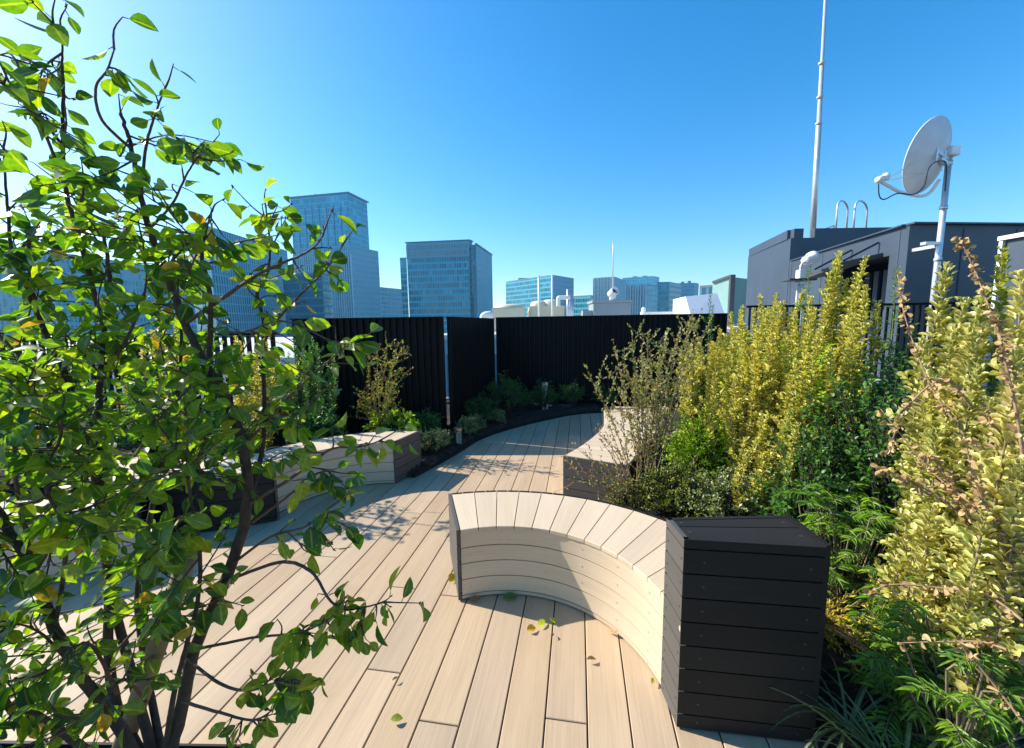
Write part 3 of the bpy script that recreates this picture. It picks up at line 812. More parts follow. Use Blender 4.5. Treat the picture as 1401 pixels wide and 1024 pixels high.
m.build('upper_volume', [M['clad'], M['cladroof']], t)
m = MB(); m.bar((Ln.x - .02, Ln.y - .02, ZL + .015), (far_r[0][0], far_r[0][1] - .02, ZL + .015), 0.16, 0.03); m.bar((Ln.x + .02, Ln.y + .09, ZL + .016), (Lf.x + .02, Lf.y - .1, ZL + .016), 0.16, 0.028)
m.build('coping', M['clad'], t)
t = thing('rooftop_box', 'grey-blue box with a white coping at the right edge of the photo', 'rooftop building', (8.5, 4.9, 0))
m = MB(); m.prism([(7.06, 3.9), (10, 3.9), (10, 6.0), (7.12, 6.0)], 0, 2.60); m.build('wall', M['clad'], t)
m = MB(); m.prism([(7.0, 3.84), (10.06, 3.84), (10.06, 6.06), (7.06, 6.06)], 2.602, 2.66); m.build('coping', M['white'], t)
m = MB(); m.box((7.09, 6.02, 1.3), (0.045, 0.045, 2.58)); m.build('corner_trim', M['white'], t)

# floodlight on the machine room
fl = P(1096, 372, 9.4)
t = thing('floodlight', 'white floodlight on a bracket box in front of the machine room', 'floodlight', (fl.x, fl.y, 1.0))
m = MB(); m.box(fl + Vector((0, 0, -0.06)), (0.15, 0.15, 0.20), bev=0.01); m.build('junction_box', M['white'], t)
m = MB(); m.box(fl + Vector((-0.05, 0, -0.185)), (0.62, 0.34, 0.045), bev=0.006); m.build('shelf', M['cladroof'], t)
m = MB(); m.tube(smooth([fl + Vector((-0.02, 0, 0.02)), fl + Vector((-0.01, 0, 0.14)), fl + Vector((0.05, 0, 0.21)), fl + Vector((0.10, 0, 0.22))], 5), 0.022, 10); m.build('arm', M['steel'], t)
hd = Vector((0.80, 0.45, 0.30)).normalized()
T = Matrix.Translation(fl + Vector((0.08, 0, 0.24))) @ hd.to_track_quat('Z', 'Y').to_matrix().to_4x4()
m = MB(); m.lathe([(0.0, -0.02), (0.085, -0.02), (0.095, 0.0), (0.095, 0.24), (0.135, 0.25), (0.135, 0.36), (0.10, 0.37), (0.0, 0.37)], T, 24); m.build('lamp_head', M['white'], t)
for dx in (-0.06, 0.0, 0.06):
    m = MB(); m.tube([fl + Vector((dx, 0, -0.27)), Vector((fl.x + dx, fl.y, -0.05))], 0.018, 8); m.build('conduit', M['white'], t)

# ------------------------------------------------------------------ satellite dish on its pole
ptop = P(1300, 203, 7.5); pb = Vector((ptop.x, 7.5, -0.05))
t = thing('satellite_dish', 'large white satellite dish seen from behind on a galvanised pole', 'satellite dish', pb.to_tuple())
m = MB(); m.tube([pb, Vector((pb.x, 7.5, 2.2)), ptop], [0.050, 0.047, 0.044], 16); m.build('pole', M['steel'], t)
for z in (2.55, 3.45, 4.2):
    m = MB(); m.lathe([(0.046, -0.03), (0.058, -0.03), (0.058, 0.03), (0.046, 0.03)], Matrix.Translation((pb.x, 7.5, z)), 16); m.build('collar', M['steel'], t)
m = MB()
m.bar((pb.x, 7.55, 2.80), (pb.x, 8.05, 2.80), 0.05, 0.06); m.bar((pb.x - .28, 7.52, 2.84), (pb.x, 7.52, 2.84), 0.10, 0.05)
m.build('pole_bracket', M['steel'], t)
dc = P(1284, 213, 7.42)
face_n = Vector((-0.36, 0.88, 0.26)).normalized()       # where the dish looks: left, away from us, slightly up
Q = face_n.to_track_quat('Z', 'Y').to_matrix().to_4x4()
T = Matrix.Translation(dc) @ Q
Rd = 0.60
prof_in = [(Rd * k / 14, 0.17 * (k / 14) ** 2) for k in range(15)]
prof_in[0] = (0.001, 0)
m = MB(); m.lathe(prof_in + [(Rd + .012, 0.168), (Rd + .012, 0.150)] + [(max(0.001, r - 0.003), z - 0.018) for r, z in prof_in[::-1]], T, 64); m.build('reflector', M['dish'], t)
m = MB()
bk = dc - face_n * 0.03
yv = Vector((0, 0, 1)); xv = face_n.cross(yv).normalized()
for s in (-1, 1):
    m.bar(bk + xv * 0.13 * s + Vector((0, 0, .10)), bk + xv * .13 * s - Vector((0, 0, .12)), 0.03, 0.03)
    m.bar(bk + xv * 0.13 * s + Vector((0, 0, .05)), Vector((ptop.x, ptop.y, ptop.z - .16 + s * .03)), 0.03, 0.05)
m.bar(bk + Vector((0, 0, -.06)), Vector((ptop.x, ptop.y, ptop.z - .28)), 0.05, 0.07)
m.build('mount', M['steel'], t)
m = MB(); m.box(ptop + Vector((0.02, -.02, -0.06)), (0.20, 0.13, 0.15), 0.2, bev=0.01); m.build('clamp', M['white'], t)
fp = P(1204, 248, 7.0)
edge_low = dc - Vector((0, 0, 1)) * Rd * 0.93 + face_n * 0.12
m = MB(); m.tube(smooth([dc - face_n * .05 - Vector((0, 0, .40)), edge_low - Vector((0.0, 0, 0.10)), P(1235, 264, 7.05), P(1214, 254, 7.0), fp], 6), 0.026, 10); m.build('feed_arm', M['white'], t)
m = MB()
for s in (-1, 1): m.tube([fp + Vector((.05, 0, 0)), dc + xv * s * Rd * 0.80 + face_n * 0.13 - Vector((0, 0, .18))], 0.008, 6)
m.build('stay', M['steel'], t)
ax = (dc - fp).normalized()
m = MB(); m.lathe([(0.0, -.06), (0.05, -.06), (0.05, .04), (0.035, .05), (0.035, .10), (0.06, .12), (0.06, .16), (0.0, .16)], Matrix.Translation(fp + Vector((0, 0, .03))) @ ax.to_track_quat('Z', 'Y').to_matrix().to_4x4(), 16); m.build('feed_horn', M['white'], t)
m = MB(); m.tube(smooth([fp + Vector((-.02, 0, -.04)), P(1203, 268, 7.0), P(1210, 273, 7.0), P(1228, 265, 7.0), P(1250, 266, 7.05), P(1264, 255, 7.1), P(1270, 232, 7.1), P(1280, 222, 7.2), P(1292, 221, 7.3), P(1295, 232, 7.35), P(1293, 262, 7.4)], 6), 0.010, 6); m.build('cable', M['cable'], t)

# mast and ladder hoops on the upper volume
mb_ = P(1112, 322, 14.0)
t = thing('lightning_mast', 'tall slender grey mast rising out of the top of the photo', 'mast', (mb_.x, mb_.y, ZU - .3))
m = MB(); m.tube([(mb_.x, mb_.y, ZU - .3), (mb_.x - .07, mb_.y, 7.8), (mb_.x - .07, mb_.y, 7.81), (mb_.x - .11, mb_.y, 9.6), (mb_.x - .11, mb_.y, 9.61), (mb_.x - .26, mb_.y, 17)], [0.088, 0.08, 0.066, 0.06, 0.048, 0.036], 14); m.build('pole', M['steel'], t)
for z in (7.8, 9.6, 8.6):
    m = MB(); m.lathe([(0.06, -.03), (0.10, -.03), (0.10, .03), (0.06, .03)], Matrix.Translation((mb_.x - .022 * (z - 4.3), mb_.y, z)), 14); m.build('collar', M['steel'], t)
m = MB(); m.lathe([(0.0, 0), (0.25, 0), (0.25, .04), (0, .04)], Matrix.Translation((mb_.x, mb_.y, ZU - .275)), 16)
m.build('base_plate', M['steel'], t)
t = thing('ladder_hoops', 'pair of bright steel ladder hoops on the machine room roof', 'ladder', (11.2, 13.4, ZU - .28))
for px0, px1 in ((1143, 1157.5), (1167, 1184)):
    m = MB(); a, b = P(px0, 318, 13.3), P(px1, 318, 13.9)
    zt = P(px1, 279, 13.9).z
    mid = (a + b) / 2
    pts = [Vector((a.x, a.y, ZU - .28)), Vector((a.x, a.y, zt - .25))]
    for k in range(1, 8):
        an = math.pi * k / 8; w = (1 - math.cos(an)) / 2
        q = a.lerp(b, w); pts.append(Vector((q.x, q.y, zt - .25 + .25 * math.sin(an))))
    pts += [Vector((b.x, b.y, zt - .25)), Vector((b.x, b.y, ZU - .28))]
    m.tube(pts, 0.030, 10); m.build('hoop', M['steel'], t)
m = MB(); a, b = P(1120, 317, 13.4), P(1141, 312, 13.4); m.tube([Vector((a.x, a.y, ZU + .02)), Vector((b.x, b.y, ZU + .16)), Vector((b.x + .05, b.y, ZU - .2))], 0.025, 8); m.build('bracket', M['steel'], t)

# ------------------------------------------------------------------ city
FM = {
 'blue': facade("blue_glass_facade", (0.044, 0.312, 0.463), (0.106, 0.425, 0.562), 1.5, 3.9, 0.14, 0.16, vary=0.45, blind=0.10),
 'blue2': facade("banded_glass_facade", (0.010, 0.182, 0.273), (0.039, 0.377, 0.494), 1.6, 4.0, 0.16, 0.30, vary=0.65, blind=0.12),
 'fins': facade("finned_facade", (0.03, 0.15, 0.22), (0.24, 0.40, 0.47), 2.4, 4.0, 0.42, 0.10, vary=0.4),
 'louv': facade("louvred_facade", (0.036, 0.204, 0.300), (0.144, 0.348, 0.444), 1.5, 3.9, 0.45, 0.14, vary=0.4, blind=0.1),
 'pale': facade("pale_stone_facade", (0.06, 0.20, 0.28), (0.18, 0.33, 0.40), 1.8, 3.8, 0.35, 0.40, vary=0.4),
 'dark': facade("dark_glass_facade", (0.007, 0.110, 0.198), (0.009, 0.143, 0.242), 1.5, 3.8, 0.08, 0.25, vary=0.4, blind=0.05),
 'teal': facade("teal_glass_facade", (0.014, 0.218, 0.276), (0.092, 0.368, 0.414), 2.0, 3.8, 0.15, 0.35, vary=0.45),
 'stone': facade("grey_panel_facade", (0.115, 0.276, 0.356), (0.172, 0.322, 0.402), 1.3, 3.9, 0.5, 0.55, vary=0.3, rough=0.4),
}
M['towerroof'] = plain("tower_roof", (0.22, 0.25, 0.27), 0.7, scale=0.05)
M['finmetal'] = plain("facade_fin", (0.44, 0.50, 0.54), 0.4, 0.2, 0.05, 0.1)
M['mullion'] = plain("dark_mullion", (0.05, 0.13, 0.18), 0.4, 0.1, 0.05, 0.1)
GZ = -34
def ccw(poly):
    A = sum(poly[i][0] * poly[(i + 1) % len(poly)][1] - poly[(i + 1) % len(poly)][0] * poly[i][1] for i in range(len(poly)))
    return poly if A > 0 else poly[::-1]
def xy(v): return (v[0], v[1])
def quad_plan(l, n, r):
    """plan from the left, near and right roof corners"""
    l, n, r = (Vector((p[0], p[1], 0)) for p in (l, n, r)); return [xy(l), xy(n), xy(r), xy(l + r - n)]
def side_mats(plan_ccw, mats): return mats
def tower(name, label, plan, z1, mats, parts=(), z0=GZ, roof=True):
    """plan listed from the left corner, near corner, right corner, back: walls 0 (left), 1 (right), then the back ones"""
    c = sum(p[0] for p in plan) / len(plan), sum(p[1] for p in plan) / len(plan)
    t = thing(name, label, 'building', (c[0], c[1], z0))
    m = MB(); n = len(plan)
    for i in range(n):
        a, b = plan[i], plan[(i + 1) % n]; d = math.hypot(b[0] - a[0], b[1] - a[1])
        m.face([(a[0], a[1], z0), (b[0], b[1], z0), (b[0], b[1], z1), (a[0], a[1], z1)], min(i, 1), 0.5, [(0, z0), (d, z0), (d, z1), (0, z1)])
    ms = [FM[mats[0]], FM[mats[-1]]]
    m.build('wall', ms, t)
    if roof:
        m = MB(); m.prism(plan, z1 + 0.01, z1 + 0.6); m.build('roof', M['towerroof'], t)
    return t
def grow(plan, e):
    c = Vector((sum(p[0] for p in plan) / len(plan), sum(p[1] for p in plan) / len(plan)))
    return [tuple(c + (Vector(p) - c) * (1 + e / (Vector(p) - c).length)) for p in plan]
def fins(parent, a, b, z0, z1, n, w, dpt, mat='finmetal', name='fin'):
    a, b = Vector((*a, 0)), Vector((*b, 0)); d = (b - a).normalized(); ang = math.atan2(d.y, d.x); nn = Vector((d.y, -d.x, 0))
    m = MB()
    for k in range(n + 1):
        p = a.lerp(b, k / n) + nn * dpt * 0.45; m.box((p.x, p.y, (z0 + z1) / 2), (w, dpt, z1 - z0), ang)
    m.build(name, M[mat], parent)

# tallest tower: upper glass block on a wider louvred block
z = P(475, 266, 300).z
pl = quad_plan(G(397, 273, z), P(475, 266, 300), G(502, 279, z))
t = tower('skyscraper', 'tallest glass tower with a thin projecting roof slab and stepped right side', pl, z, ('blue', 'blue'))
m = MB(); m.prism(grow(pl, 1.6), z + 0.65, z + 1.5); m.build('roof_slab', M['mullion'], t)
zl = P(478, 336, 299).z
lo = [tuple(Vector(pl[0]) + Vector((-0.8, -0.8))), tuple(Vector(pl[1]) + Vector((0.4, -1.0))), tuple(Vector(pl[2]) + Vector((6.5, 0.5))), tuple(Vector(pl[3]) + Vector((4, 3)))]
m = MB()
for i in range(4):
    a, b = lo[i], lo[(i + 1) % 4]; d = math.hypot(b[0] - a[0], b[1] - a[1])
    m.face([(a[0], a[1], GZ), (b[0], b[1], GZ), (b[0], b[1], zl), (a[0], a[1], zl)], min(i, 1), 0.5, [(0, GZ), (d, GZ), (d, zl), (0, zl)])
m.face([(p[0], p[1], zl) for p in lo], 1)
m.build('lower_block', [FM['louv'], FM['stone']], t)
fins(t, lo[0], lo[1], GZ, zl - 6, 26, 0.35, 0.8)
fins(t, pl[0], pl[1], zl, z - 7, 8, 0.3, 0.4, 'mullion', 'mullion')

m = MB(); c_ = Vector((sum(p[0] for p in pl) / 4, sum(p[1] for p in pl) / 4, z + 2.4)); m.box(c_, (18, 10, 2.0), .2); m.build('roof_plant', M['towerroof'], t)
# second tower
z = P(641, 331, 260).z
pl = quad_plan(G(556, 334.5, z), P(641, 331, 260), G(646, 333, z))
t = tower('skyscraper', 'broad blue-green glass tower with a pale right flank, left of the bright tank roof', pl, z, ('blue2', 'dark'))
m = MB(); m.prism(grow(pl, 0.8), z + .65, z + 1.4); m.build('roof_slab', M['mullion'], t)
zr = P(651, 335, 262).z
pr = quad_plan(P(646, 333, 262), P(651, 335, 262), G(673, 350, zr))
m = MB()
for i in range(4):
    a, b = pr[i], pr[(i + 1) % 4]; d = math.hypot(b[0] - a[0], b[1] - a[1])
    m.face([(a[0], a[1], GZ), (b[0], b[1], GZ), (b[0], b[1], zr), (a[0], a[1], zr)], min(i, 1), 0.5, [(0, GZ), (d, GZ), (d, zr), (0, zr)])
m.face([(p[0], p[1], zr) for p in pr], 1)
m.build('side_wall', [FM['dark'], FM['stone']], t)
m = MB(); q = P(651, 335, 261.9); e_ = G(673, 350, zr); m.bar(Vector((q.x, q.y, zr + .5)), Vector((e_.x, e_.y, zr + .5)), 1.2, 0.8); m.build('coping', M['mullion'], t)
zs = P(547, 353, 266).z
ps = quad_plan(P(547, 353, 266), P(556, 353, 265), P(556, 353, 280))
m = MB()
for i in range(4):
    a, b = ps[i], ps[(i + 1) % 4]; d = math.hypot(b[0] - a[0], b[1] - a[1])
    m.face([(a[0], a[1], GZ), (b[0], b[1], GZ), (b[0], b[1], zs), (a[0], a[1], zs)], 0, 0.5, [(0, GZ), (d, GZ), (d, zs), (0, zs)])
m.face([(p[0], p[1], zs) for p in ps])
m.build('side_wing', FM['teal'], t)
fins(t, pl[0], pl[1], z - 9, z - 0.5, 52, 0.22, 0.5)

def simple(label, corners, Y, mats, name='office_building', fin=None, zshift=0):
    """corners: three (px, py) roof corners, left, near, right; Y is the near corner's distance"""
    zz = P(*corners[1], Y).z
    def cor(c): return c if len(c) == 3 and False else (P(c[0], c[1], c[2]) if len(c) == 3 else G(c[0], c[1], zz))
    plan = quad_plan(cor(corners[0]), P(*corners[1], Y), cor(corners[2]))
    t = tower(name, label, plan, zz, mats)
    if label.startswith(('sloping', 'white', 'pale far', 'far blue')):
        c_ = Vector((sum(p[0] for p in plan) / 4, sum(p[1] for p in plan) / 4, zz + 1.6)); w_ = (Vector(plan[1]) - Vector(plan[0])).length
        for f in (-.22, .12): m = MB(); m.box(c_ + Vector((f * w_, 0, 0)), (w_ * .16, 5, 2.4 + f * 4)); m.build('roof_plant', M['towerroof'], t)
    if fin: fins(t, plan[0], plan[1], GZ, zz, fin, 0.5, 0.8)
    return t
simple('blue glass block seen through the branches, its roof line falling to the right', [(255, 312, 176), (283, 311), (393, 345)], 170, ('blue', 'louv'))
simple('low dark blue glass block in front of the tallest tower', [(386, 372, 205), (440, 374), (452, 378)], 200, ('dark', 'dark'))
simple('wide pale building behind the leaves at the left edge', [(-420, 352, 175), (66, 346), (262, 372)], 185, ('fins', 'pale'))
simple('plain pale building between the two big towers', [(514, 394, 360), (521, 394), (551, 397)], 358, ('pale', 'pale'))
simple('sloping-roofed blue office block behind the cream tanks', [(692, 386.5), (755, 377), (785, 382)], 350, ('blue2', 'stone'))
simple('low teal glass building right of the roof pipes', [(784, 406, 300), (808, 405), (812, 406)], 290, ('teal', 'teal'))
simple('white-finned office block behind the thin aerial', [(812, 381.5), (840, 379.5), (860, 386)], 420, ('fins', 'stone'), fin=14)
simple('far blue tower peeping over the finned blocks', [(852, 384, 640), (893, 378.5), (902, 380)], 620, ('blue', 'blue'))
simple('slim white-finned building right of the duct housing', [(856, 392, 285), (884, 390.5), (900, 392)], 280, ('fins', 'blue'), fin=8)
simple('dark blue banded building left of the silver shed', [(899, 388, 300), (916, 387), (932, 390)], 300, ('blue2', 'pale'))
simple('pale far block with a flat roof behind the silver shed', [(921, 389, 425), (950, 388), (956, 389)], 420, ('pale', 'stone'))
simple('small white building left of the green gable', [(957, 399, 120), (975, 393), (979, 394)], 118, ('pale', 'pale'))

# ------------------------------------------------------------------ neighbouring roofs
t = thing('neighbour_building', 'neighbouring building with a pale flat roof under the tanks and ducts', 'building', (16, 40, GZ))
m = MB(); m.prism([(-4, 21), (20, 19), (38, 24), (38, 75), (-4, 75)], GZ, 0.75, 0); m.build('wall', FM['pale'], t)
m = MB(); m.prism([(-4.1, 20.9), (20, 18.9), (38.1, 23.9), (38.1, 75.1), (-4.1, 75.1)], 0.76, 1.0); m.build('roof', M['roofpale'], t)
t = thing('neighbour_building', 'neighbouring low building with a white wall, glimpsed through the left railing', 'building', (-18, 18, GZ))
m = MB(); m.prism([(-34, 9.6), (-5.2, 9.6), (-4.8, 30), (-34, 30)], GZ, 0.55); m.build('wall', M['white'], t)
m = MB(); m.prism([(-34.1, 9.5), (-5.1, 9.5), (-4.7, 30.1), (-34.1, 30.1)], 0.56, 0.8); m.build('roof', M['roofpale'], t)
ZR = 1.0
def tank(px0, px1, py, Y, label, lumps):
    a, b = P(px0, py, Y), P(px1, py, Y); w = b.x - a.x; cx = (a.x + b.x) / 2
    t = thing('water_tank', label, 'water tank', (cx, Y + w / 2, ZR))
    m = MB(); h = a.z - ZR; m.box((cx, Y + w / 2, ZR + h / 2), (w, w, h), bev=0.08)
    for f in (-0.5, 0.5): m.box((cx + f * (w - .06), Y - .015, ZR + h / 2), (0.07, 0.06, h * .96), bev=0.01)
    m.box((cx, Y - .02, ZR + h * .93), (w * .9, 0.07, 0.06)); m.box((cx, Y - .02, ZR + h * .35), (w * .9, 0.07, 0.05))
    m.build('body', M['cream'], t)
    m = MB()
    for (dx, dy, r, hh) in lumps:
        T = Matrix.Translation((cx + dx * w, Y + w * (.5 + dy), a.z - .04))
        m.lathe([(r * w, 0), (r * w * .97, hh * .45), (r * w * .8, hh * .8), (r * w * .45, hh * .97), (0.001, hh)], T, 28)
    m.build('lid', M['cream'], t)
tank(673, 719, 421, 29, 'cream water tank with a low domed lid, left one of two', [(0, 0, .48, .30)])
tank(724, 772, 419, 29.5, 'cream water tank with several bulging lids, behind two thin white poles', [(-.2, -.15, .26, .45), (.15, -.1, .28, .55), (0, .2, .3, .5)])
for px, top, lb in ((737, 379, 'left of two thin white poles in front of the cream tank'), (755.5, 378, 'right of two thin white poles in front of the cream tank')):
    a = P(px, top, 27.5); m = MB(); m.tube([(a.x, a.y, ZR), (a.x, a.y, a.z)], 0.065, 10)
    m.lathe([(0.0, 0), (0.09, 0), (0.09, .08), (0, .10)], Matrix.Translation((a.x, a.y, a.z)), 12)
    tag(m.build('pole', M['white']), lb, 'pole', 'roof poles')
t = thing('roof_pipe', 'white elbow pipework standing beside the right-hand cream tank', 'pipe', P(780, 437, 29).to_tuple())
m = MB(); m.tube(smooth([P(764, 420, 28.8), P(764, 409, 28.8), P(767, 407.5, 28.8), P(780, 407.5, 28.8)], 4), 0.15, 10); m.build('elbow', M['white'], t)
for px, tp, r in ((777, 396, .10), (780.5, 402, .16), (784, 408, .07)):
    a = P(px, tp, 29); m = MB(); m.tube([(a.x, a.y, ZR), a], r, 10); m.build('riser', M['steel'], t)
m = MB()
for z in (1.9, 2.6): a = P(780, 400, 29); m.bar((a.x - .35, 28.9, z), (a.x + .35, 28.9, z), 0.06, 0.06)
m.build('bracket', M['steel'], t)
m = MB(); m.tube(smooth([P(662, 440, 26), P(661, 434, 26), P(665, 431, 26), P(670, 431, 26)], 4), [0.22] * 13, 12); m.lathe([(0.25, 0), (0.25, .25), (0.0, .25)], Matrix.Translation(P(669, 431, 26)) @ Matrix.Rotation(R(90), 4, 'Y'), 14)
tag(m.build('roof_vent', M['white']), 'small white hooded vent pipe left of the cream tanks', 'vent')
a, b = P(812, 415, 31), P(864, 415, 31); w = b.x - a.x
t = thing('duct_housing', 'large grey duct housing with a slanting black-mouthed chimney', 'duct housing', ((a.x + b.x) / 2, 32, ZR))
m = MB(); m.box(((a.x + b.x) / 2, 32, (ZR + a.z) / 2), (w, 2, a.z - ZR), bev=0.03); m.build('body', M['duct'], t)
m = MB(); m.box(((a.x + b.x) / 2, 32, a.z + .10), (w + .2, 2.2, .20), bev=0.02); m.build('lid', M['duct'], t)
c = P(838, 412, 31.4); q = P(838.5, 400, 31.2)
m = MB(); m.tube([c, q], [0.26, 0.26], 14); T = Matrix.Translation(q + Vector((0, 0, -.05))) @ Vector((0.35, -0.75, 0.45)).to_track_quat('Z', 'Y').to_matrix().to_4x4()
m.lathe([(0.30, -.30), (0.33, 0.35), (0.28, 0.35), (0.26, 0.0)], T, 18); ch = m.build('chimney', M['white'], t)
m = MB(); m.lathe([(0.27, 0.10), (0.001, 0.10)], T, 18); m.build('mouth', M['recess'], ch)
a2 = P(798, 425, 31); m = MB(); m.box((a2.x + .42, 31.6, a2.z - .35), (0.82, .8, .7), bev=.02); m.build('side_duct', M['duct'], t)
a = P(838.5, 412, 33); bz = P(838.5, 326, 33).z
m = MB(); m.tube([(a.x, 33.2, ZR), (a.x, 33.2, bz - 1.5), (a.x, 33.2, bz)], [0.07, 0.05, 0.025], 8); tag(m.build('aerial', M['steel']), 'thin aerial rising behind the black-mouthed chimney', 'aerial')
a, b = P(879, 427, 27), P(921, 427, 27); m = MB(); m.box(((a.x + b.x) / 2, 27.3, (ZR + a.z) / 2), (b.x - a.x, .3, a.z - ZR)); m.box((a.x + .1, 27.1, a.z + .05), (.2, .4, .5), bev=.05)
tag(m.build('low_wall', M['white']), 'low white roof wall between the duct housing and the silver shed', 'wall')
# silver shed with a sloping sheet roof
A1, B1 = P(938, 406, 25.5), P(981, 401.5, 25.5); A2, B2 = P(945, 431, 22.6), P(991, 428.5, 22.6)
t = thing('metal_shed', 'silver shed with a bright sloping sheet roof and ribbed side', 'shed', ((A1.x + B1.x) / 2, 24.5, ZR))
m = MB(); th = Vector((0, 0, -.06)); m.face([A2, B2, B1, A1]); m.face([A1 + th, B1 + th, B2 + th, A2 + th])
for p, q in ((A2, B2), (B2, B1), (B1, A1), (A1, A2)): m.face([p + th, q + th, q, p])
m.build('roof', M['sheet'] if 'sheet' in M else M['steel'], t)
m = MB(); C1 = P(921, 410, 27.5)
pts = [C1.lerp(A1, k / 9) for k in range(10)]
for k in range(9):
    p, q = pts[k], pts[k + 1]; off = Vector((0, 0.10 * (k % 2), 0)); m.face([Vector((p.x, p.y, ZR)) + off, Vector((q.x, q.y, ZR)) + off, q + off, p + off])
    m.face([Vector((q.x, q.y, ZR)) + off, Vector((q.x, q.y, ZR)) + Vector((0, .1 * ((k + 1) % 2), 0)), q + Vector((0, .1 * ((k + 1) % 2), 0)), q + off])
m.face([Vector((A1.x, A1.y, ZR)), Vector((A2.x, A2.y, ZR)), A2 + th, A1 + th]); m.face([Vector((A2.x, A2.y, ZR)), Vector((B2.x, B2.y, ZR)), B2 + th, A2 + th])
m.face([Vector((B2.x, B2.y, ZR)), Vector((B1.x, B1.y, ZR)), B1 + th, B2 + th])
m.build('wall', M['white'], t)
# green gabled building
zt = P(1000, 379, 44).z
t = thing('green_building', 'green building with a dark-edged slanting parapet and teal roof, behind the silver shed', 'building', (22, 47, ZR))
m = MB(); a, b = P(975, 388, 46), P(1000, 379, 44); d = P(1040, 384, 50); e = Vector((a.x + 6, a.y + 6, a.z))
for p, q, mi in ((a, b, 0), (b, d, 1), (d, e, 1), (e, a, 0)): m.face([(p.x, p.y, ZR), (q.x, q.y, ZR), (q.x, q.y, q.z), (p.x, p.y, p.z)], mi)
m.face([a, b, d, e], 1)
M['green'] = plain("pale_green_wall", (0.20, 0.36, 0.33), 0.6, scale=0.3)
m.build('wall', [M['green'], M['tealroof']], t)
m = MB(); m.bar(a + Vector((0, -.1, .1)), b + Vector((0, -.1, .1)), .3, .25); m.bar(b + Vector((0.1, -.1, .2)), Vector((b.x + .1, b.y - .1, ZR)), .5, .35); m.build('parapet', M['cladroof'], t)

# ------------------------------------------------------------------ plants
def tone(x): return min(1.0, max(0.0, x))
def spire(name, label, base, h, nst, spread, leaf, mat, group=None, top=None, dens=1.0, stem='greystem', bare=0.12, wid=0.6, tpl='round', lean=0.0, cat='shrub'):
    """upright shrub: stems with leaves in dense whorls to the tip"""
    t = thing(name, label, cat, tuple(base), group)
    m = MB(); lv = Leaves(); B = Vector(base)
    for k in range(nst):
        a = U(0, 6.28); r = spread * math.sqrt(U(0.0, 1)); hh = h * (1.0 if k == 0 else U(0.62, 0.97))
        p0 = B + Vector((math.cos(a), math.sin(a), 0)) * r * 0.35
        p1 = B + Vector((math.cos(a) * r, math.sin(a) * r, hh * 0.55))
        p2 = B + Vector((math.cos(a) * r * (1.0 if k else 0.3) + lean + U(-.03, .03), math.sin(a) * r + U(-.03, .03), hh))
        if k == 0 and top is not None: p2 = Vector(top)
        pts = smooth([p0, p1, p2], 8)
        m.tube(pts, [0.006 - 0.0045 * i / (len(pts) - 1) for i in range(len(pts))], 5)
        L = sum((pts[i + 1] - pts[i]).length for i in range(len(pts) - 1))
        n = int(L / (leaf * 0.30) * dens)
        ph = U(0, 6.28); ton = U(-.25, .25)
        for i in range(n):
            f = bare + (1 - bare) * (i + U(-.4, .4)) / n
            f = min(max(f, 0), 0.999); x = f * (len(pts) - 1); j = int(x)
            p = pts[j].lerp(pts[j + 1], x - j); d = (pts[j + 1] - pts[j]).normalized()
            for q in (0, 1):
                ph += 2.4
                s = Vector((math.cos(ph), math.sin(ph), 0)); up = 0.55 + 0.9 * max(0, (f - .8) / .2) ** 2
                ax = (s + d * (up + U(-.35, .35)) + rv(.25)).normalized()
                sc = (1 - 0.45 * max(0, (f - .86) / .14)) * U(.7, 1.15)
                sub = s * U(0, .012) + rv(0.006)
                lv.add(p + sub, ax, d + rv(.35), leaf * sc, leaf * sc * wid, tone(U(0, 1) * .75 + .25 * f + ton))
        # short side sprays lower down make it bushy
        for _ in range(int(6 * dens * h)):
            f = U(bare, .8); x = f * (len(pts) - 1); j = int(x); p = pts[j].lerp(pts[j + 1], x - j)
            aa = U(0, 6.28); sd = Vector((math.cos(aa), math.sin(aa), U(.5, 1.5))).normalized(); ln = U(.06, .16)
            m.tube([p, p + sd * ln], [0.0025, 0.0012], 4, cap=False)
            for i in range(int(ln / (leaf * .22))):
                ff = (i + .7) / (ln / (leaf * .22)); ph += 2.4
                s = sd.orthogonal().normalized(); s.rotate(Matrix.Rotation(ph, 3, sd))
                lv.add(p + sd * ln * ff, (s + sd * .8 + rv(.2)), sd + rv(.3), leaf * U(.7, 1.05), leaf * wid * U(.7, 1.05), tone(U(0, 1) * .8 + ton + .1))
    m.build('stem', M[stem], t); lv.build('foliage', M[mat], t, tpl)
    return t
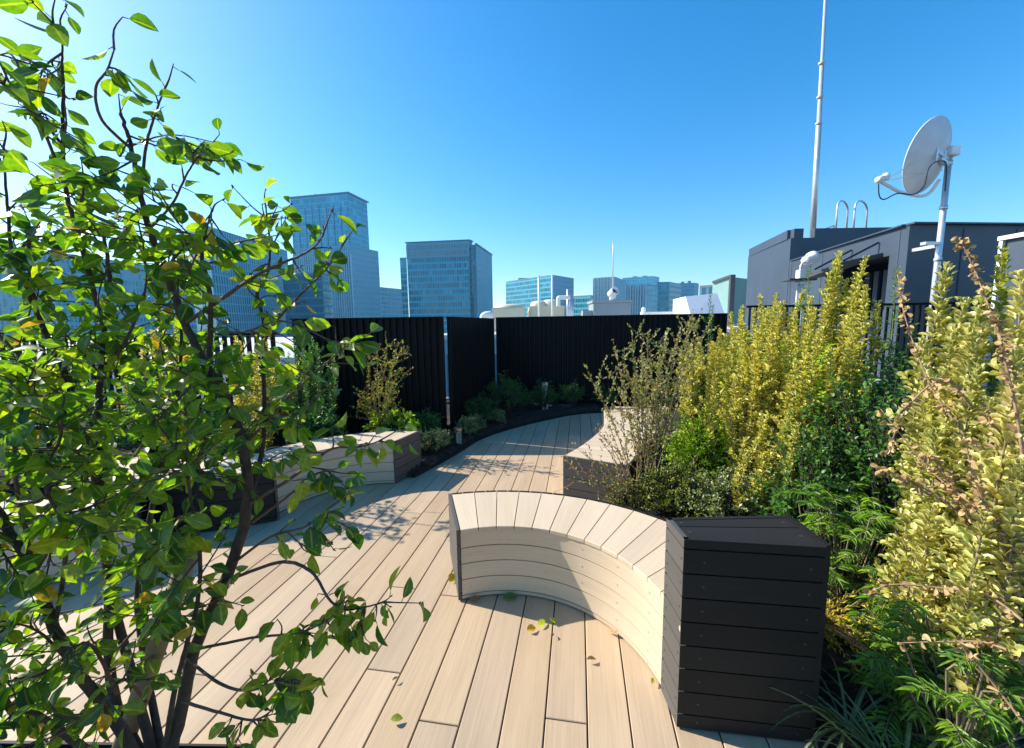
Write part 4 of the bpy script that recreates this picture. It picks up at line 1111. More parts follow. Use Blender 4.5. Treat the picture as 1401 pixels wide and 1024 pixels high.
def bush(name, label, base, rx, ry, h, n, leaf, mat, group=None, tpl='oval', wid=0.5, stem='bark', upb=0.5, per=9, open_=0.35, cat='shrub', tonebias=0.0):
    """rounded shrub: many twigs from the base, leaves along their outer half"""
    t = thing(name, label, cat, tuple(base), group)
    m = MB(); lv = Leaves(); B = Vector(base)
    for k in range(n):
        a = U(0, 6.28); e = math.asin(U(-0.05, 1)); rr = U(.55, 1.0) ** .5
        lump = 0.85 + .25 * math.sin(3 * a + base[0] * 7) * math.cos(2 * e + base[1])
        end = B + Vector((math.cos(a) * math.cos(e) * rx * rr * lump, math.sin(a) * math.cos(e) * ry * rr * lump, h * (.30 + .70 * math.sin(e) * rr * lump)))
        st = B + Vector((U(-.15, .15) * rx, U(-.15, .15) * ry, h * U(0, .15)))
        mid = st.lerp(end, .55) + Vector((0, 0, h * .10)) + rv(.03)
        pts = smooth([st, mid, end], 4)
        m.tube(pts, [0.006 - .0048 * i / (len(pts) - 1) for i in range(len(pts))], 4, cap=False)
        ton = U(-.2, .2) + tonebias; ph = U(0, 6.28)
        for i in range(per):
            f = open_ + (1 - open_) * (i + U(0, 1)) / per; x = min(f, .999) * (len(pts) - 1); j = int(x)
            p = pts[j].lerp(pts[j + 1], x - j); d = (pts[j + 1] - pts[j]).normalized(); ph += 2.4
            s = d.orthogonal().normalized(); s.rotate(Matrix.Rotation(ph, 3, d))
            lv.add(p, s + d * U(.3, 1.0) + Vector((0, 0, upb * U(0, 1))), Vector((0, 0, 1)) + rv(.6), leaf * U(.65, 1.15), leaf * wid * U(.75, 1.1), tone(U(0, 1) + ton))
    m.build('stem', M[stem], t); lv.build('foliage', M[mat], t, tpl)
    return t
def twiggy(name, label, base, tips, leaf, mat, sub=5, stem='drytwig', r0=0.007, dens=1.0, group=None, extra=None, sublen=(.08, .26), wid=0.55, arch=.12, cat='shrub'):
    """open shrub: arching canes to given tips, fine side twigs, small scattered leaves"""
    t = thing(name, label, cat, tuple(base), group)
    m = MB(); lv = Leaves(); ex = Leaves(); B = Vector(base)
    for tp in tips:
        tp = Vector(tp); st = B + Vector((U(-.06, .06), U(-.06, .06), 0))
        mid = st.lerp(tp, .5) + Vector((0, 0, arch * (tp - st).length)) + rv(.04)
        pts = smooth([st, mid, tp], 8)
        m.tube(pts, [r0 * (1 - .85 * i / (len(pts) - 1)) for i in range(len(pts))], 5, cap=False)
        runs = [(pts, .3)]
        for _ in range(sub):
            x = U(.25, .97) * (len(pts) - 1); j = int(x); p = pts[j]; d = (pts[min(j + 1, len(pts) - 1)] - pts[max(j - 1, 0)]).normalized()
            e = p + (d * U(.3, 1) + rv(.9) + Vector((0, 0, .25))).normalized() * U(*sublen)
            q = smooth([p, p.lerp(e, .5) + rv(.012), e], 3)
            m.tube(q, [r0 * .35 * (1 - .6 * i / (len(q) - 1)) for i in range(len(q))], 4, cap=False); runs.append((q, 0.05))
        for q, f0 in runs:
            L = sum((q[i + 1] - q[i]).length for i in range(len(q) - 1)); n = int(L / leaf * 1.5 * dens * (1 - f0))
            for i in range(n):
                x = U(f0, .999) * (len(q) - 1); j = int(x); p = q[j].lerp(q[j + 1], x - j); d = (q[j + 1] - q[j]).normalized()
                tgt = ex if (extra and U(0, 1) < extra[1]) else lv
                tgt.add(p + rv(.003), rv(.8) + d * .7 + Vector((0, 0, .25)), rv(1), leaf * U(.6, 1.2), leaf * wid * U(.7, 1.2), U(0, 1))
    m.build('stem', M[stem], t); lv.build('foliage', M[mat], t, 'mini' if leaf < .03 else 'oval')
    if extra: ex.build('foliage', M[extra[0]], t, 'mini', label=extra[2])
    return t
def fronds(name, label, base, n, length, leaflet, mat, h=0.25, pairs=9, wid=.115, group=None, spread=1.0, cat='plant', up=(.35, 1.0)):
    """rosettes of feather-like fronds with narrow leaflets"""
    t = thing(name, label, cat, tuple(base), group)
    m = MB(); lv = Leaves(); B = Vector(base)
    for k in range(n):
        a = k * 2.4 + U(-.3, .3); st = B + Vector((U(-.05, .05) * spread, U(-.05, .05) * spread, h * U(.12, 1.0)))
        d0 = Vector((math.cos(a), math.sin(a), U(*up))).normalized(); L = length * U(.7, 1.1)
        pts = [st]; d = d0.copy()
        for i in range(8):
            pts.append(pts[-1] + d * L / 8); d = (d + Vector((0, 0, -.10))).normalized()
        m.tube([B.lerp(st, .0), B.lerp(st, .6) + rv(.01), st], .0035, 5, cap=False)
        m.tube(pts, [.0028 * (1 - .6 * i / 8) for i in range(9)], 4, cap=False)
        ton = U(-.2, .25)
        for i in range(pairs):
            f = .18 + .80 * i / (pairs - 1); x = f * 7.99; j = int(x); p = pts[j].lerp(pts[j + 1], x - j); d = (pts[j + 1] - pts[j]).normalized()
            sd = d.cross(Vector((0, 0, 1))).normalized(); nn = sd.cross(d)
            ll = leaflet * (1 - .45 * abs(f - .45)) * U(.85, 1.1)
            for s in (-1, 1):
                lv.add(p, sd * s + d * .75 + Vector((0, 0, -.10)) + rv(.30), nn + rv(.45), ll, leaflet * wid, tone(U(.1, .9) + ton))
        lv.add(pts[-1], d, Vector((0, 0, 1)), leaflet, leaflet * wid, .7)
    m.build('stem', M['greystem'], t); lv.build('foliage', M[mat], t, 'narrow')
    return t
def grass(name, label, base, n, length, mat='l_grass', group=None):
    t = thing(name, label, 'grass plant', tuple(base), group)
    B = Vector(base); V = []; Fc = []; RN = []; E = []
    for k in range(n):
        a = U(0, 6.28); L = length * U(.55, 1.15); w = U(.0035, .006)
        d = Vector((math.cos(a), math.sin(a), U(.6, 1.9))).normalized(); p = B + Vector((math.cos(a), math.sin(a), 0)) * U(0, .03)
        sd = d.cross(Vector((0, 0, 1))).normalized(); rn = U(0, 1); S = 9; bend = U(.14, .30)
        for i in range(S + 1):
            ww = w * (1 - (i / S) ** 2.2) + .0003
            b = len(V); V += [tuple(p - sd * ww), tuple(p + Vector((0, 0, -.0012))), tuple(p + sd * ww)]; E += [1, 0, 1]; RN += [rn] * 3
            if i: Fc += [(b - 3, b - 2, b + 1, b), (b - 2, b - 1, b + 2, b + 1)]
            p = p + d * L / S; d = (d + Vector((0, 0, -bend)) + rv(.02)).normalized()
    me = bpy.data.meshes.new(name); o3 = Vector(base)
    me.from_pydata([(v[0] - o3.x, v[1] - o3.y, v[2] - o3.z) for v in V], [], Fc); me.materials.append(M[mat])
    me.attributes.new('rnd', 'FLOAT', 'POINT').data.foreach_set('value', RN); me.attributes.new('edge', 'FLOAT', 'POINT').data.foreach_set('value', E)
    o = bpy.data.objects.new('blade', me); COL.objects.link(o); o.parent = t; o.name = 'foliage'
    return t

def at_base(px, Y, z=0.05):
    """ground point below photo column px at distance Y (columns lean a little, so use the top's x)"""
    q = P(px, HOR, Y); return Vector((q.x, Y, z))
def gold(px, py, Y, nst, spread, leaf, label, mat='l_gold', dens=1.0, grp='golden spindle shrubs along the right bed', bx=None):
    tp = P(px, py, Y); b = Vector((tp.x, Y, 0.05))
    return spire('golden_shrub', label, b, tp.z - 0.05, nst, spread, leaf, mat, grp, top=tp, dens=dens)
gold(1000, 428, 4.3, 9, .20, .036, 'golden spindle shrub standing against the end of the far black fence')
gold(955, 462, 4.1, 10, .20, .036, 'golden spindle shrub just behind the open twiggy shrub')
gold(985, 452, 3.45, 10, .22, .036, 'broad golden spindle shrub between the twiggy shrub and the bright green bush', dens=1.15)
gold(1015, 440, 3.0, 10, .20, .036, 'golden spindle shrub rising straight out of the bright green bush', dens=1.1)
gold(1050, 430, 2.85, 11, .22, .036, 'wide golden spindle shrub in the middle of the golden row', dens=1.15)
gold(1085, 425, 3.3, 10, .20, .036, 'golden spindle shrub half hidden behind the middle of the golden row')
gold(1110, 440, 2.65, 10, .20, .036, 'golden spindle shrub left of the tallest spire, touching the dark privet')
gold(1050, 585, 2.45, 10, .20, .030, 'short golden spindle shrub above the white-edged bush', dens=1.1)
gold(1165, 430, 2.45, 7, .14, .036, 'golden spindle shrub at the foot of the tallest spire')
gold(1310, 560, 1.45, 8, .13, .036, 'pale golden shrub low on the left flank of the dense golden mass', 'l_goldpale', 1.1)
gold(1345, 610, 1.28, 8, .12, .034, 'low pale golden shrub under the dry arching twigs', 'l_goldpale', 1.1)
gold(1392, 600, 1.12, 8, .11, .034, 'pale golden shrub filling the right edge below eye level', 'l_goldpale', 1.1)
gold(1040, 404, 3.9, 10, .20, .036, 'golden spindle shrub with a forked top below the grey machine room corner')
gold(1063, 402, 3.5, 10, .20, .036, 'tall yellow-green spindle shrub directly behind the bright green bush')
gold(1100, 398, 3.2, 9, .18, .036, 'golden spindle shrub with its tip before the floodlight')
gold(1030, 470, 3.15, 9, .18, .034, 'shorter golden spindle shrub between the bright green bush and its taller neighbours')
gold(1075, 455, 2.75, 10, .19, .034, 'golden spindle shrub leaning over the low variegated bush')
gold(1148, 345, 2.75, 8, .15, .036, 'tallest golden spire, rising in front of the machine room awning')
gold(1185, 352, 2.6, 7, .13, .036, 'golden spire just right of the tallest one, before the dark opening')
gold(1120, 452, 2.4, 9, .17, .034, 'yellow spindle shrub beside the dark privet, leaves crowded at eye level')
gold(1088, 560, 2.3, 8, .17, .030, 'low golden spindle shrub behind the charcoal block')
gold(1296, 362, 1.75, 4, .07, .040, 'single golden spire in front of the dish pole', 'l_goldpale')
gold(1348, 395, 1.52, 9, .12, .038, 'dense pale golden shrub near the right edge of the photo', 'l_goldpale', 1.1)
gold(1398, 372, 1.40, 10, .13, .038, 'pale golden shrub cut by the right edge of the photo', 'l_goldpale', 1.1)
gold(1385, 470, 1.22, 9, .12, .036, 'nearest pale golden shrub, lower in the right corner', 'l_goldpale', 1.1)
gold(1340, 500, 1.35, 7, .10, .034, 'pale golden shrub among the dry arching twigs', 'l_goldpale', 1.0)
for px, py, Y, lb in ((1020, 455, 3.3, 'green spindle shrub inside the golden row, left half'), (1070, 470, 2.95, 'green spindle shrub inside the golden row, right half'), (1135, 470, 2.5, 'green spindle shrub at the foot of the tallest golden spire')):
    tp = P(px, py, Y); spire('green_shrub', lb, Vector((tp.x, Y, .05)), tp.z - .05, 7, .17, .034, 'l_bright', None, top=tp, dens=.8, tpl='oval', wid=.5)
b = at_base(1370, 1.7); tp = P(1372, 340, 1.7)
spire('green_spire', 'dark green spire with its leafy tip before the white coping box', b, tp.z - .05, 3, .06, .036, 'l_olive', None, top=tp)
tp = P(1228, 365, 2.4); spire('green_spire', 'thin dark green spire in front of the blue-grey wall, left of the dish pole', Vector((tp.x, 2.4, .05)), tp.z - .05, 3, .05, .03, 'l_dark', None, top=tp, dens=.7, tpl='oval', wid=.42)
tp = P(1108, 365, 3.0); spire('green_spire', 'thin green spire overlapping the floodlight conduits', Vector((tp.x, 3.0, .05)), tp.z - .05, 2, .05, .03, 'l_dark', None, top=tp, dens=.6, tpl='oval', wid=.42)
tp = P(972, 402, 4.6); spire('green_spire', 'slender dark green spire rising before the silver shed', Vector((tp.x, 4.6, .05)), tp.z - .05, 2, .05, .032, 'l_dark', None, top=tp, dens=.6, tpl='oval', wid=.42)
# dark glossy shrubs
b = at_base(1205, 2.25); bush('dark_shrub', 'dark glossy privet shrub between the golden spires', b, .50, .42, 1.38, 300, .038, 'l_dark', per=14)
b = at_base(1130, 2.15); bush('dark_shrub', 'dark green glossy shrub right behind the charcoal block', b, .36, .32, .98, 220, .032, 'l_dark', per=13)
b = at_base(1252, 2.45); bush('dark_shrub', 'dark glossy shrub filling the gap before the railing, left of the single golden spire', b, .42, .36, 1.50, 260, .038, 'l_dark', per=14)
b = at_base(1265, 1.95); bush('dark_shrub', 'dark shaded shrub between the single golden spire and the dense golden mass', b, .36, .30, 1.30, 220, .036, 'l_dark', per=13)
b = at_base(968, 4.0); bush('dark_shrub', 'dark green shrub above the bright green bush, beside the twiggy shrub', b, .30, .28, 1.25, 130, .034, 'l_dark', per=12)
b = at_base(968, 3.15); bush('bright_shrub', 'bright lime-green bush beside the twiggy shrub', b, .42, .32, .82, 280, .042, 'l_bright', tpl='narrow', wid=.32, per=14, upb=.9)
b = at_base(935, 2.75); bush('low_shrub', 'low olive-green bush behind the curved bench', b,   .38, .28, .56, 300, .024, 'l_olive', per=13, tpl='mini')
b = at_base(1010, 2.5); bush('low_shrub', 'low white-edged bush between the olive bush and the golden shrubs', b, .36, .30, .58, 320, .028, 'l_varieg', per=12, tpl='mini')
b = at_base(860, 2.85); bush('low_shrub', 'sparse low shrub with reddish leaves against the charcoal end of the far bench', b, .20, .18, .36, 60, .024, 'l_olive', per=10, tpl='mini')
# twiggy shrub by the far bench
b = Vector((1.05, 3.05, .05))
tips = [P(px, py, Y) for px, py, Y in ((842, 478, 3.2), (865, 455, 3.2), (888, 452, 3.3), (905, 470, 3.3), (930, 450, 3.4), (948, 447, 3.3), (815, 527, 3.0), (835, 510, 3.1), (900, 500, 3.0), (920, 478, 3.1), (940, 470, 3.2), (960, 462, 3.4),
        (855, 500, 3.1), (880, 490, 2.95), (955, 440, 3.5), (975, 432, 3.6), (870, 520, 2.9), (912, 455, 3.5), (893, 530, 3.3))]
twiggy('twiggy_shrub', 'open twiggy shrub with tiny pale leaves and reddish stems over the far bench', b, tips, .026, 'l_small', sub=14, stem='greystem', r0=.005, extra=('l_rust', .10, 'reddish leaves at the heart of the shrub'), dens=1.6)
b = Vector((.93, 2.88, .05))
tips = [P(px, py, Y) for px, py, Y in ((783, 640, 2.8), (800, 622, 2.85), (778, 655, 2.75), (820, 600, 2.9), (833, 582, 3.0), (850, 560, 3.0), (812, 585, 2.95), (870, 590, 2.9), (840, 640, 2.7), (795, 660, 2.75), (880, 560, 3.0), (865, 545, 3.05))]
twiggy('twiggy_shrub', 'fine reddish-leaved shrub spilling over the end of the far bench', b, tips, .022, 'l_rust', sub=7, r0=.005, extra=('l_small', .5, 'pale green leaves'), dens=.8)
# feather-leaved plants
b = at_base(1185, 1.85); fronds('feather_leaf_plant', 'feathery green mahonia rising behind the right rim of the charcoal block', b, 90, .13, .058, 'l_fern', h=.60, spread=3.4)
b = at_base(1150, 1.95); fronds('feather_leaf_plant', 'smaller feathery mahonia tucked between the charcoal block and the dark shrub', b, 54, .13, .058, 'l_fern', h=.58, spread=2.4)
b = at_base(1300, 1.50); fronds('feather_leaf_plant', 'feathery mahonia in the middle of the right bed, over bare mulch', b, 50, .13, .060, 'l_fern', h=.38, spread=2.6)
b = at_base(1385, 1.15); fronds('feather_leaf_plant', 'bamboo-like mahonia at the bottom right corner', b, 80, .13, .060, 'l_fern', h=.48, spread=3.0)
b = at_base(1335, 1.22); fronds('feather_leaf_plant', 'low spreading mahonia beside the sedge tuft', b, 26, .12, .055, 'l_fern', h=.24, spread=1.6)
b = at_base(1270, 1.62); bush('low_shrub', 'small golden variegated shrub in front of the dark shaded gap', b, .14, .12, .62, 60, .034, 'l_gold', per=9, tpl='round', wid=.6)
# yellow dwarf conifer: feathery sprays
def conifer(label, base, n, L):
    t = thing('dwarf_conifer', label, 'conifer', tuple(base)); m = MB(); lv = Leaves(); B = Vector(base)
    m.tube([B, Vector((B.x, B.y, .04))], .006, 6)
    for k in range(n):
        a = U(0, 6.28); d = Vector((math.cos(a), math.sin(a), U(-.1, 1.4))).normalized(); ln = L * U(.6, 1.1)
        pts = [B]; dd_ = d.copy()
        for i in range(6): pts.append(pts[-1] + dd_ * ln / 6); dd_ = (dd_ + Vector((0, 0, -.10))).normalized()
        m.tube(pts, [.003 * (1 - .7 * i / 6) for i in range(7)], 4, cap=False)
        for i in range(26):
            x = (.2 + .8 * i / 26) * 5.99; j = int(x); p = pts[j].lerp(pts[j + 1], x - j); dl = (pts[j + 1] - pts[j]).normalized()
            lv.add(p, dl + rv(.75), rv(1), U(.014, .028), .0035, tone(.2 + .8 * i / 26))
    m.build('stem', M['twig'], t); lv.build('foliage', M['l_conifer'], t, 'mini'); return t
conifer('small bright yellow conifer beside the charcoal block', Vector((1.27, 1.57, .24)), 60, .22)
q = G(1268, 1010, .05); grass('sedge_tuft', 'striped sedge tuft arching over dark soil at the bottom of the photo', Vector((1.06 + .12, 1.08, .05)), 70, .42)
grass('sedge_tuft', 'second, thinner sedge tuft closer to the charcoal block', Vector((1.17, 1.27, .05)), 34, .34)
# dry arching twigs with curled tan leaves
def dry(label, a, pts_px, leaf=.020, n=1.0):
    pts = smooth([P(*p) for p in pts_px], 8); base = pts[0]
    t = thing('dry_branch', label, 'dry branch', (base.x, base.y, base.z), 'dry arching twigs on the right')
    m = MB(); lv = Leaves()
    m.tube(pts, [.0045 * (1 - .7 * i / (len(pts) - 1)) for i in range(len(pts))], 5)
    L = sum((pts[i + 1] - pts[i]).length for i in range(len(pts) - 1))
    for i in range(int(L / .0075 * n)):
        x = U(.08, .999) * (len(pts) - 1); j = int(x); p = pts[j].lerp(pts[j + 1], x - j)
        lv.add(p + rv(.010), rv(1) + Vector((0, 0, -.2)), rv(1), leaf * U(.6, 1.3), leaf * U(.45, .9), U(0, 1))
    m.build('stem', M['drytwig'], t); lv.build('foliage', M['l_dry'], t, 'round'); return t
dry('long dry twig arching up to the left from the right edge towards the spire', 0, [(1395, 700, 1.2), (1330, 610, 1.3), (1275, 530, 1.4), (1240, 440, 1.5), (1228, 375, 1.55)])
dry('dry twig rising steeply in front of the blue-grey wall, right of the dish pole', 0, [(1400, 560, 1.15), (1370, 470, 1.25), (1338, 380, 1.35), (1312, 325, 1.4)])
dry('dry twig crossing the pale golden shrubs at mid height', 0, [(1401, 740, 1.05), (1330, 690, 1.15), (1270, 640, 1.25), (1205, 560, 1.35)], n=1.3)
dry('dry twig hanging low over the feathery mahonia', 0, [(1400, 850, 1.0), (1350, 815, 1.08), (1290, 805, 1.15), (1220, 800, 1.2), (1190, 812, 1.22)], n=1.2)
dry('dry twig bending towards the yellow conifer', 0, [(1401, 900, .98), (1350, 880, 1.05), (1300, 878, 1.1), (1230, 880, 1.15)], n=1.0)
dry('dry twig spraying upward through the middle of the pale shrubs', 0, [(1390, 800, 1.1), (1340, 730, 1.15), (1300, 660, 1.2), (1270, 620, 1.22)], n=1.5)
dry('short dry twig at the lower right corner', 0, [(1401, 990, .92), (1370, 950, .96), (1330, 900, 1.0), (1310, 880, 1.02)], n=1.1)
dry('dry twig leaning left out of the pale shrubs above the mahonia', 0, [(1370, 760, 1.18), (1310, 700, 1.2), (1250, 660, 1.24), (1200, 640, 1.28)], n=1.4)
dry('dry twig curving down over the dark shrub', 0, [(1330, 560, 1.3), (1290, 520, 1.34), (1240, 560, 1.38), (1215, 620, 1.4)], n=1.2)
dry('dry tan spray against the lower half of the pale shrubs', 0, [(1395, 820, 1.05), (1370, 740, 1.08), (1335, 660, 1.1), (1320, 600, 1.12)], n=1.6)
dry('dry tan spray rising close to the right edge, below the coping box', 0, [(1401, 640, 1.08), (1390, 560, 1.1), (1372, 480, 1.12), (1365, 430, 1.14)], n=1.3)
dry('dry twig standing upright among the pale shrubs at the right edge', 0, [(1375, 900, 1.12), (1380, 780, 1.14), (1372, 660, 1.16), (1350, 560, 1.2)], n=1.6)
# left bed
b = Vector((-2.35, 4.75, .05)); spire('conical_shrub', 'dark conical shrub in front of the black fence, left of the dry-leaved shrub', b, 1.35, 16, .30, .034, 'l_dark', dens=.9, tpl='oval', wid=.4)
b = Vector((-1.62, 4.72, .05))
tips = [P(px, py, Y) for px, py, Y in ((545, 470, 4.7), (552, 475, 4.5), (515, 480, 4.9), (530, 472, 4.6), (500, 545, 4.6), (490, 550, 4.7), (520, 510, 4.5), (545, 510, 4.6), (555, 510, 4.7), (510, 520, 4.5), (535, 530, 4.4), (548, 548, 4.5), (525, 555, 4.4), (505, 500, 4.8))]
twiggy('dry_leaved_shrub', 'drooping brown-leaved shrub in front of the left fence panel', b, tips, .028, 'l_olive', sub=15, stem='greystem', r0=.004, extra=('l_rust', .30, 'brown dry leaves'), dens=1.3)
b = Vector((-1.42, 4.72, .05)); bush('bright_shrub', 'bright rosette-leaved bush at the foot of the left fence panel', b, .36, .26, .50, 70, .075, 'l_bright', tpl='narrow', wid=.28, per=10, open_=.75, upb=.7, tonebias=-.15)
b = Vector((-1.12, 4.95, .05)); bush('dark_shrub', 'dark green bush beside the rosette-leaved bush, under the fence gap', b, .34, .25, .46, 90, .05, 'l_dark', per=11, tpl='narrow', wid=.35)
b = Vector((-.90, 4.45, .05)); bush('low_shrub', 'white-edged groundcover bush between the bench end and the bollard light', b, .24, .26, .34, 120, .030, 'l_varieg', per=11, tpl='mini')
b = Vector((-.62, 5.15, .05)); bush('low_shrub', 'white-edged groundcover bush just behind the bollard light', b, .20, .26, .30, 90, .030, 'l_varieg', per=11, tpl='mini')
b = Vector((-.10, 6.35, .05)); bush('dark_shrub', 'shaded dark shrub in the corner of the black fence', b, .42, .40, .78, 130, .05, 'l_dark', per=11, tpl='narrow', wid=.3)
for x, y, rx, ry, h, lb in ((-.50, 5.85, .30, .30, .50, 'shaded dark shrub at the foot of the receding fence panel'), (.12, 6.75, .30, .25, .45, 'shaded dark shrub midway between the fence corner and the silver post'), (1.05, 7.0, .36, .22, .48, 'shaded dark shrub right of the short silver post'), (1.62, 6.98, .30, .2, .40, 'shaded dark shrub at the far end of the deck against the black fence')):
    bush('dark_shrub', lb, Vector((x, y, .05)), rx, ry, h, 90, .045, 'l_dark', per=11, tpl='narrow', wid=.32)
for x, y, r, h, lb in ((-.86, 4.70, .16, .26, 'white-edged groundcover bush just left of the bollard light'), (-.52, 5.42, .17, .28, 'white-edged groundcover bush behind the bollard light, nearer the fence corner'), (-.22, 5.78, .17, .26, 'last white-edged groundcover bush along the curving edging')):
    bush('low_shrub', lb, Vector((x, y, .05)), r, r * 1.2, h, 80, .030, 'l_varieg', per=11, tpl='mini')
b = Vector((.52, 6.75, .05)); bush('dark_shrub', 'shaded low shrub beside the short silver post', b, .34, .25, .55, 90, .05, 'l_dark', per=11, tpl='narrow', wid=.3)
grass('sedge_tuft', 'wispy grass tuft in the shade against the far black fence', Vector((-.18, 7.0, .05)), 40, .75)
for x, y, h, lb in ((-2.75, 4.3, 1.45, 'golden shrub behind the foreground tree, left of the black fence panel'), (-3.15, 3.75, 1.62, 'golden spire seen through the foreground tree against the pale wall'), (-3.35, 3.95, 1.5, 'golden shrub beside the spire behind the foreground tree'), (-3.9, 4.3, 1.35, 'golden shrub in the left bed in front of the railing')):
    spire('golden_shrub', lb, Vector((x, y, .05)), h, 9, .18, .036, 'l_gold', 'golden shrubs in the left bed')
for x, y, rx, ry, h, lb, mt in ((-5.2, 4.3, .8, .6, 1.6, 'dark hedge-like shrub at the far left edge', 'l_dark'), (-4.4, 3.7, .7, .55, 1.45, 'dark shrub behind the left bench, next to the hedge-like shrub', 'l_dark'), (-3.5, 3.95, .6, .45, 1.1, 'dark shrub below the golden spires on the left', 'l_dark'),
        (-2.75, 3.75, .42, .34, .72, 'dark shrub behind the dark-clad bench', 'l_dark'), (-2.1, 4.25, .38, .32, .72, 'dark shrub behind the shaded curved bench', 'l_dark'), (-2.9, 4.9, .55, .4, 1.3, 'olive shrub at the left end of the black fence', 'l_olive')):
    bush('dark_shrub', lb, Vector((x, y, .05)), rx, ry, h, 150, .05, mt, per=13, wid=.45)

# ------------------------------------------------------------------ the foreground tree and its stake
class Tree:
    def __init__(s, label, base, name='young_tree', leaf=.057):
        s.t = thing(name, label, 'tree', base); s.tw = MB(); s.lv = Leaves(); s.yl = Leaves(); s.leaf = leaf
    def limb(s, pts, r0, r1, twigs=1.0, tl=(.10, .24), f0=.25, mesh=True, tip=True, leafy=1.0):
        pts = smooth(pts, 7); n = len(pts)
        # small natural wobble
        pts = [pts[0]] + [p + rv(r0 * .10) for p in pts[1:-1]] + [pts[-1]]
        rad = [r0 + (r1 - r0) * (i / (n - 1)) ** .8 for i in range(n)]
        if mesh:
            m = MB(); m.tube(pts, rad, 10); m.build('stem', M['bark'], s.t)
        else: s.tw.tube(pts, rad, 6, cap=False)
        L = sum((pts[i + 1] - pts[i]).length for i in range(n - 1))
        for k in range(int(L / .056 * twigs)):
            f = f0 + (1 - f0) * U(0, 1) ** .85; x = min(f, .999) * (n - 1); j = int(x); p = pts[j].lerp(pts[j + 1], x - j)
            d = (pts[j + 1] - pts[j]).normalized()
            s.twig(p, (d * U(.2, .9) + rv(1.0) + Vector((0, 0, .12))).normalized(), U(*tl), leafy, fork=U(0, 1) < .35)
        if tip: s.twig(pts[-1], (pts[-1] - pts[-2]).normalized(), U(.05, .10), leafy)
    def twig(s, p, d, L, leafy=1.0, fork=False):
        e = p + d * L + Vector((0, 0, -.15 * L)); q = smooth([p, p.lerp(e, .5) + rv(.10 * L), e], 3)
        s.tw.tube(q, [.0026 - .0016 * i / (len(q) - 1) for i in range(len(q))], 5, cap=False)
        n = max(2, int(L / .025 * leafy)); sg = 1
        for i in range(n):
            f = .15 + .85 * (i + U(-.2, .2)) / max(1, n - 1); f = min(max(f, .1), .999); x = f * (len(q) - 1); j = int(x)
            pp = q[j].lerp(q[j + 1], x - j); dl = (q[j + 1] - q[j]).normalized()
            sd = dl.cross(Vector((0, 0, 1)) + rv(.5)).normalized() * sg; sg = -sg
            ax = (sd * .85 + dl * U(.3, .9) + Vector((0, 0, U(-1.25, .25))) + rv(.3)).normalized()
            nr = Vector((-.25, 0, .55)) + rv(.95)
            sc = U(.55, 1.12)
            pt = pp + ax * U(.006, .014)
            s.tw.tube([pp, pt], [.0011, .0009], 3, cap=False)
            if U(0, 1) < .022: s.yl.add(pt, ax, nr, s.leaf * sc, s.leaf * sc * .56, U(0, 1))
            else: s.lv.add(pt, ax, nr, s.leaf * sc, s.leaf * sc * U(.54, .68), U(0, 1) ** 1.35)
        if U(0, 1) < .5:      # buds at the end
            for k in range(2): s.tw.tube([e + rv(.002), e + d * .007 + rv(.003)], [.0022, .0006], 4)
        if fork: s.twig(q[len(q) // 2], (d + rv(.9)).normalized(), L * U(.45, .8), leafy)
    def done(s):
        s.tw.build('twigs', M['twig'], s.t); s.lv.build('foliage', M['l_tree'], s.t, 'oval')
        s.yl.build('foliage', M['l_yellow'], s.t, 'oval', label='scattered yellow leaves'); return s.t
rng = np.random.default_rng(21)
TB = Vector((-1.20, 1.16, 0.03))
tr = Tree('leafy multi-stemmed young tree in the left foreground with dark stems', TB.to_tuple())
def W(l): return [P(*p) for p in l]
tr.limb([TB + Vector((.03, 0, 0))] + W([(245, 985, 1.17), (266, 890, 1.18), (318, 770, 1.17), (338, 690, 1.16), (333, 610, 1.15), (309, 552, 1.14), (283, 503, 1.13), (253, 443, 1.12), (225, 368, 1.10), (205, 313, 1.09), (193, 265, 1.08), (181, 205, 1.06), (165, 155, 1.05)]), .022, .0035, .9, f0=.30)
tr.limb(W([(285, 506, 1.13), (288, 450, 1.10), (287, 400, 1.06), (276, 350, 1.03), (282, 320, 1.02)]), .008, .003, .9, f0=.1)
tr.limb([TB + Vector((0, .02, 0))] + W([(165, 985, 1.22), (150, 900, 1.24), (148, 800, 1.26), (140, 700, 1.28), (137, 620, 1.28), (136, 525, 1.27), (143, 454, 1.25), (150, 380, 1.22), (140, 320, 1.2)]), .019, .004, 1.0, f0=.25)
tr.limb([TB + Vector((-.02, 0, 0))] + W([(160, 990, 1.14), (117, 935, 1.10), (75, 860, 1.05), (47, 785, 1.02), (0, 705, 1.0), (-50, 610, .98), (-80, 500, .97)]), .019, .006, .8, f0=.25)
tr.limb([TB + Vector((-.01, .03, 0))] + W([(150, 800, 1.30), (132, 660, 1.32), (106, 563, 1.32), (80, 490, 1.30), (51, 430, 1.27), (42, 370, 1.24), (40, 320, 1.22)]), .015, .004, 1.0, f0=.30)
tr.limb([TB + Vector((-.03, -.02, 0))] + W([(60, 985, .98), (18, 975, .95), (-20, 900, .92), (-60, 800, .90)]), .012, .005, .6, f0=.4)
tr.limb([TB + Vector((.01, .04, 0))] + W([(190, 850, 1.35), (196, 760, 1.38), (219, 645, 1.40), (238, 595, 1.40), (244, 539, 1.40), (248, 480, 1.38), (245, 410, 1.35), (240, 370, 1.33)]), .012, .003, .9, f0=.35)
tr.limb([TB + Vector((.02, .01, 0))] + W([(238, 950, 1.12), (256, 880, 1.10), (271, 820, 1.08), (273, 750, 1.05), (262, 690, 1.03), (255, 640, 1.0)]), .009, .003, .8, f0=.35)
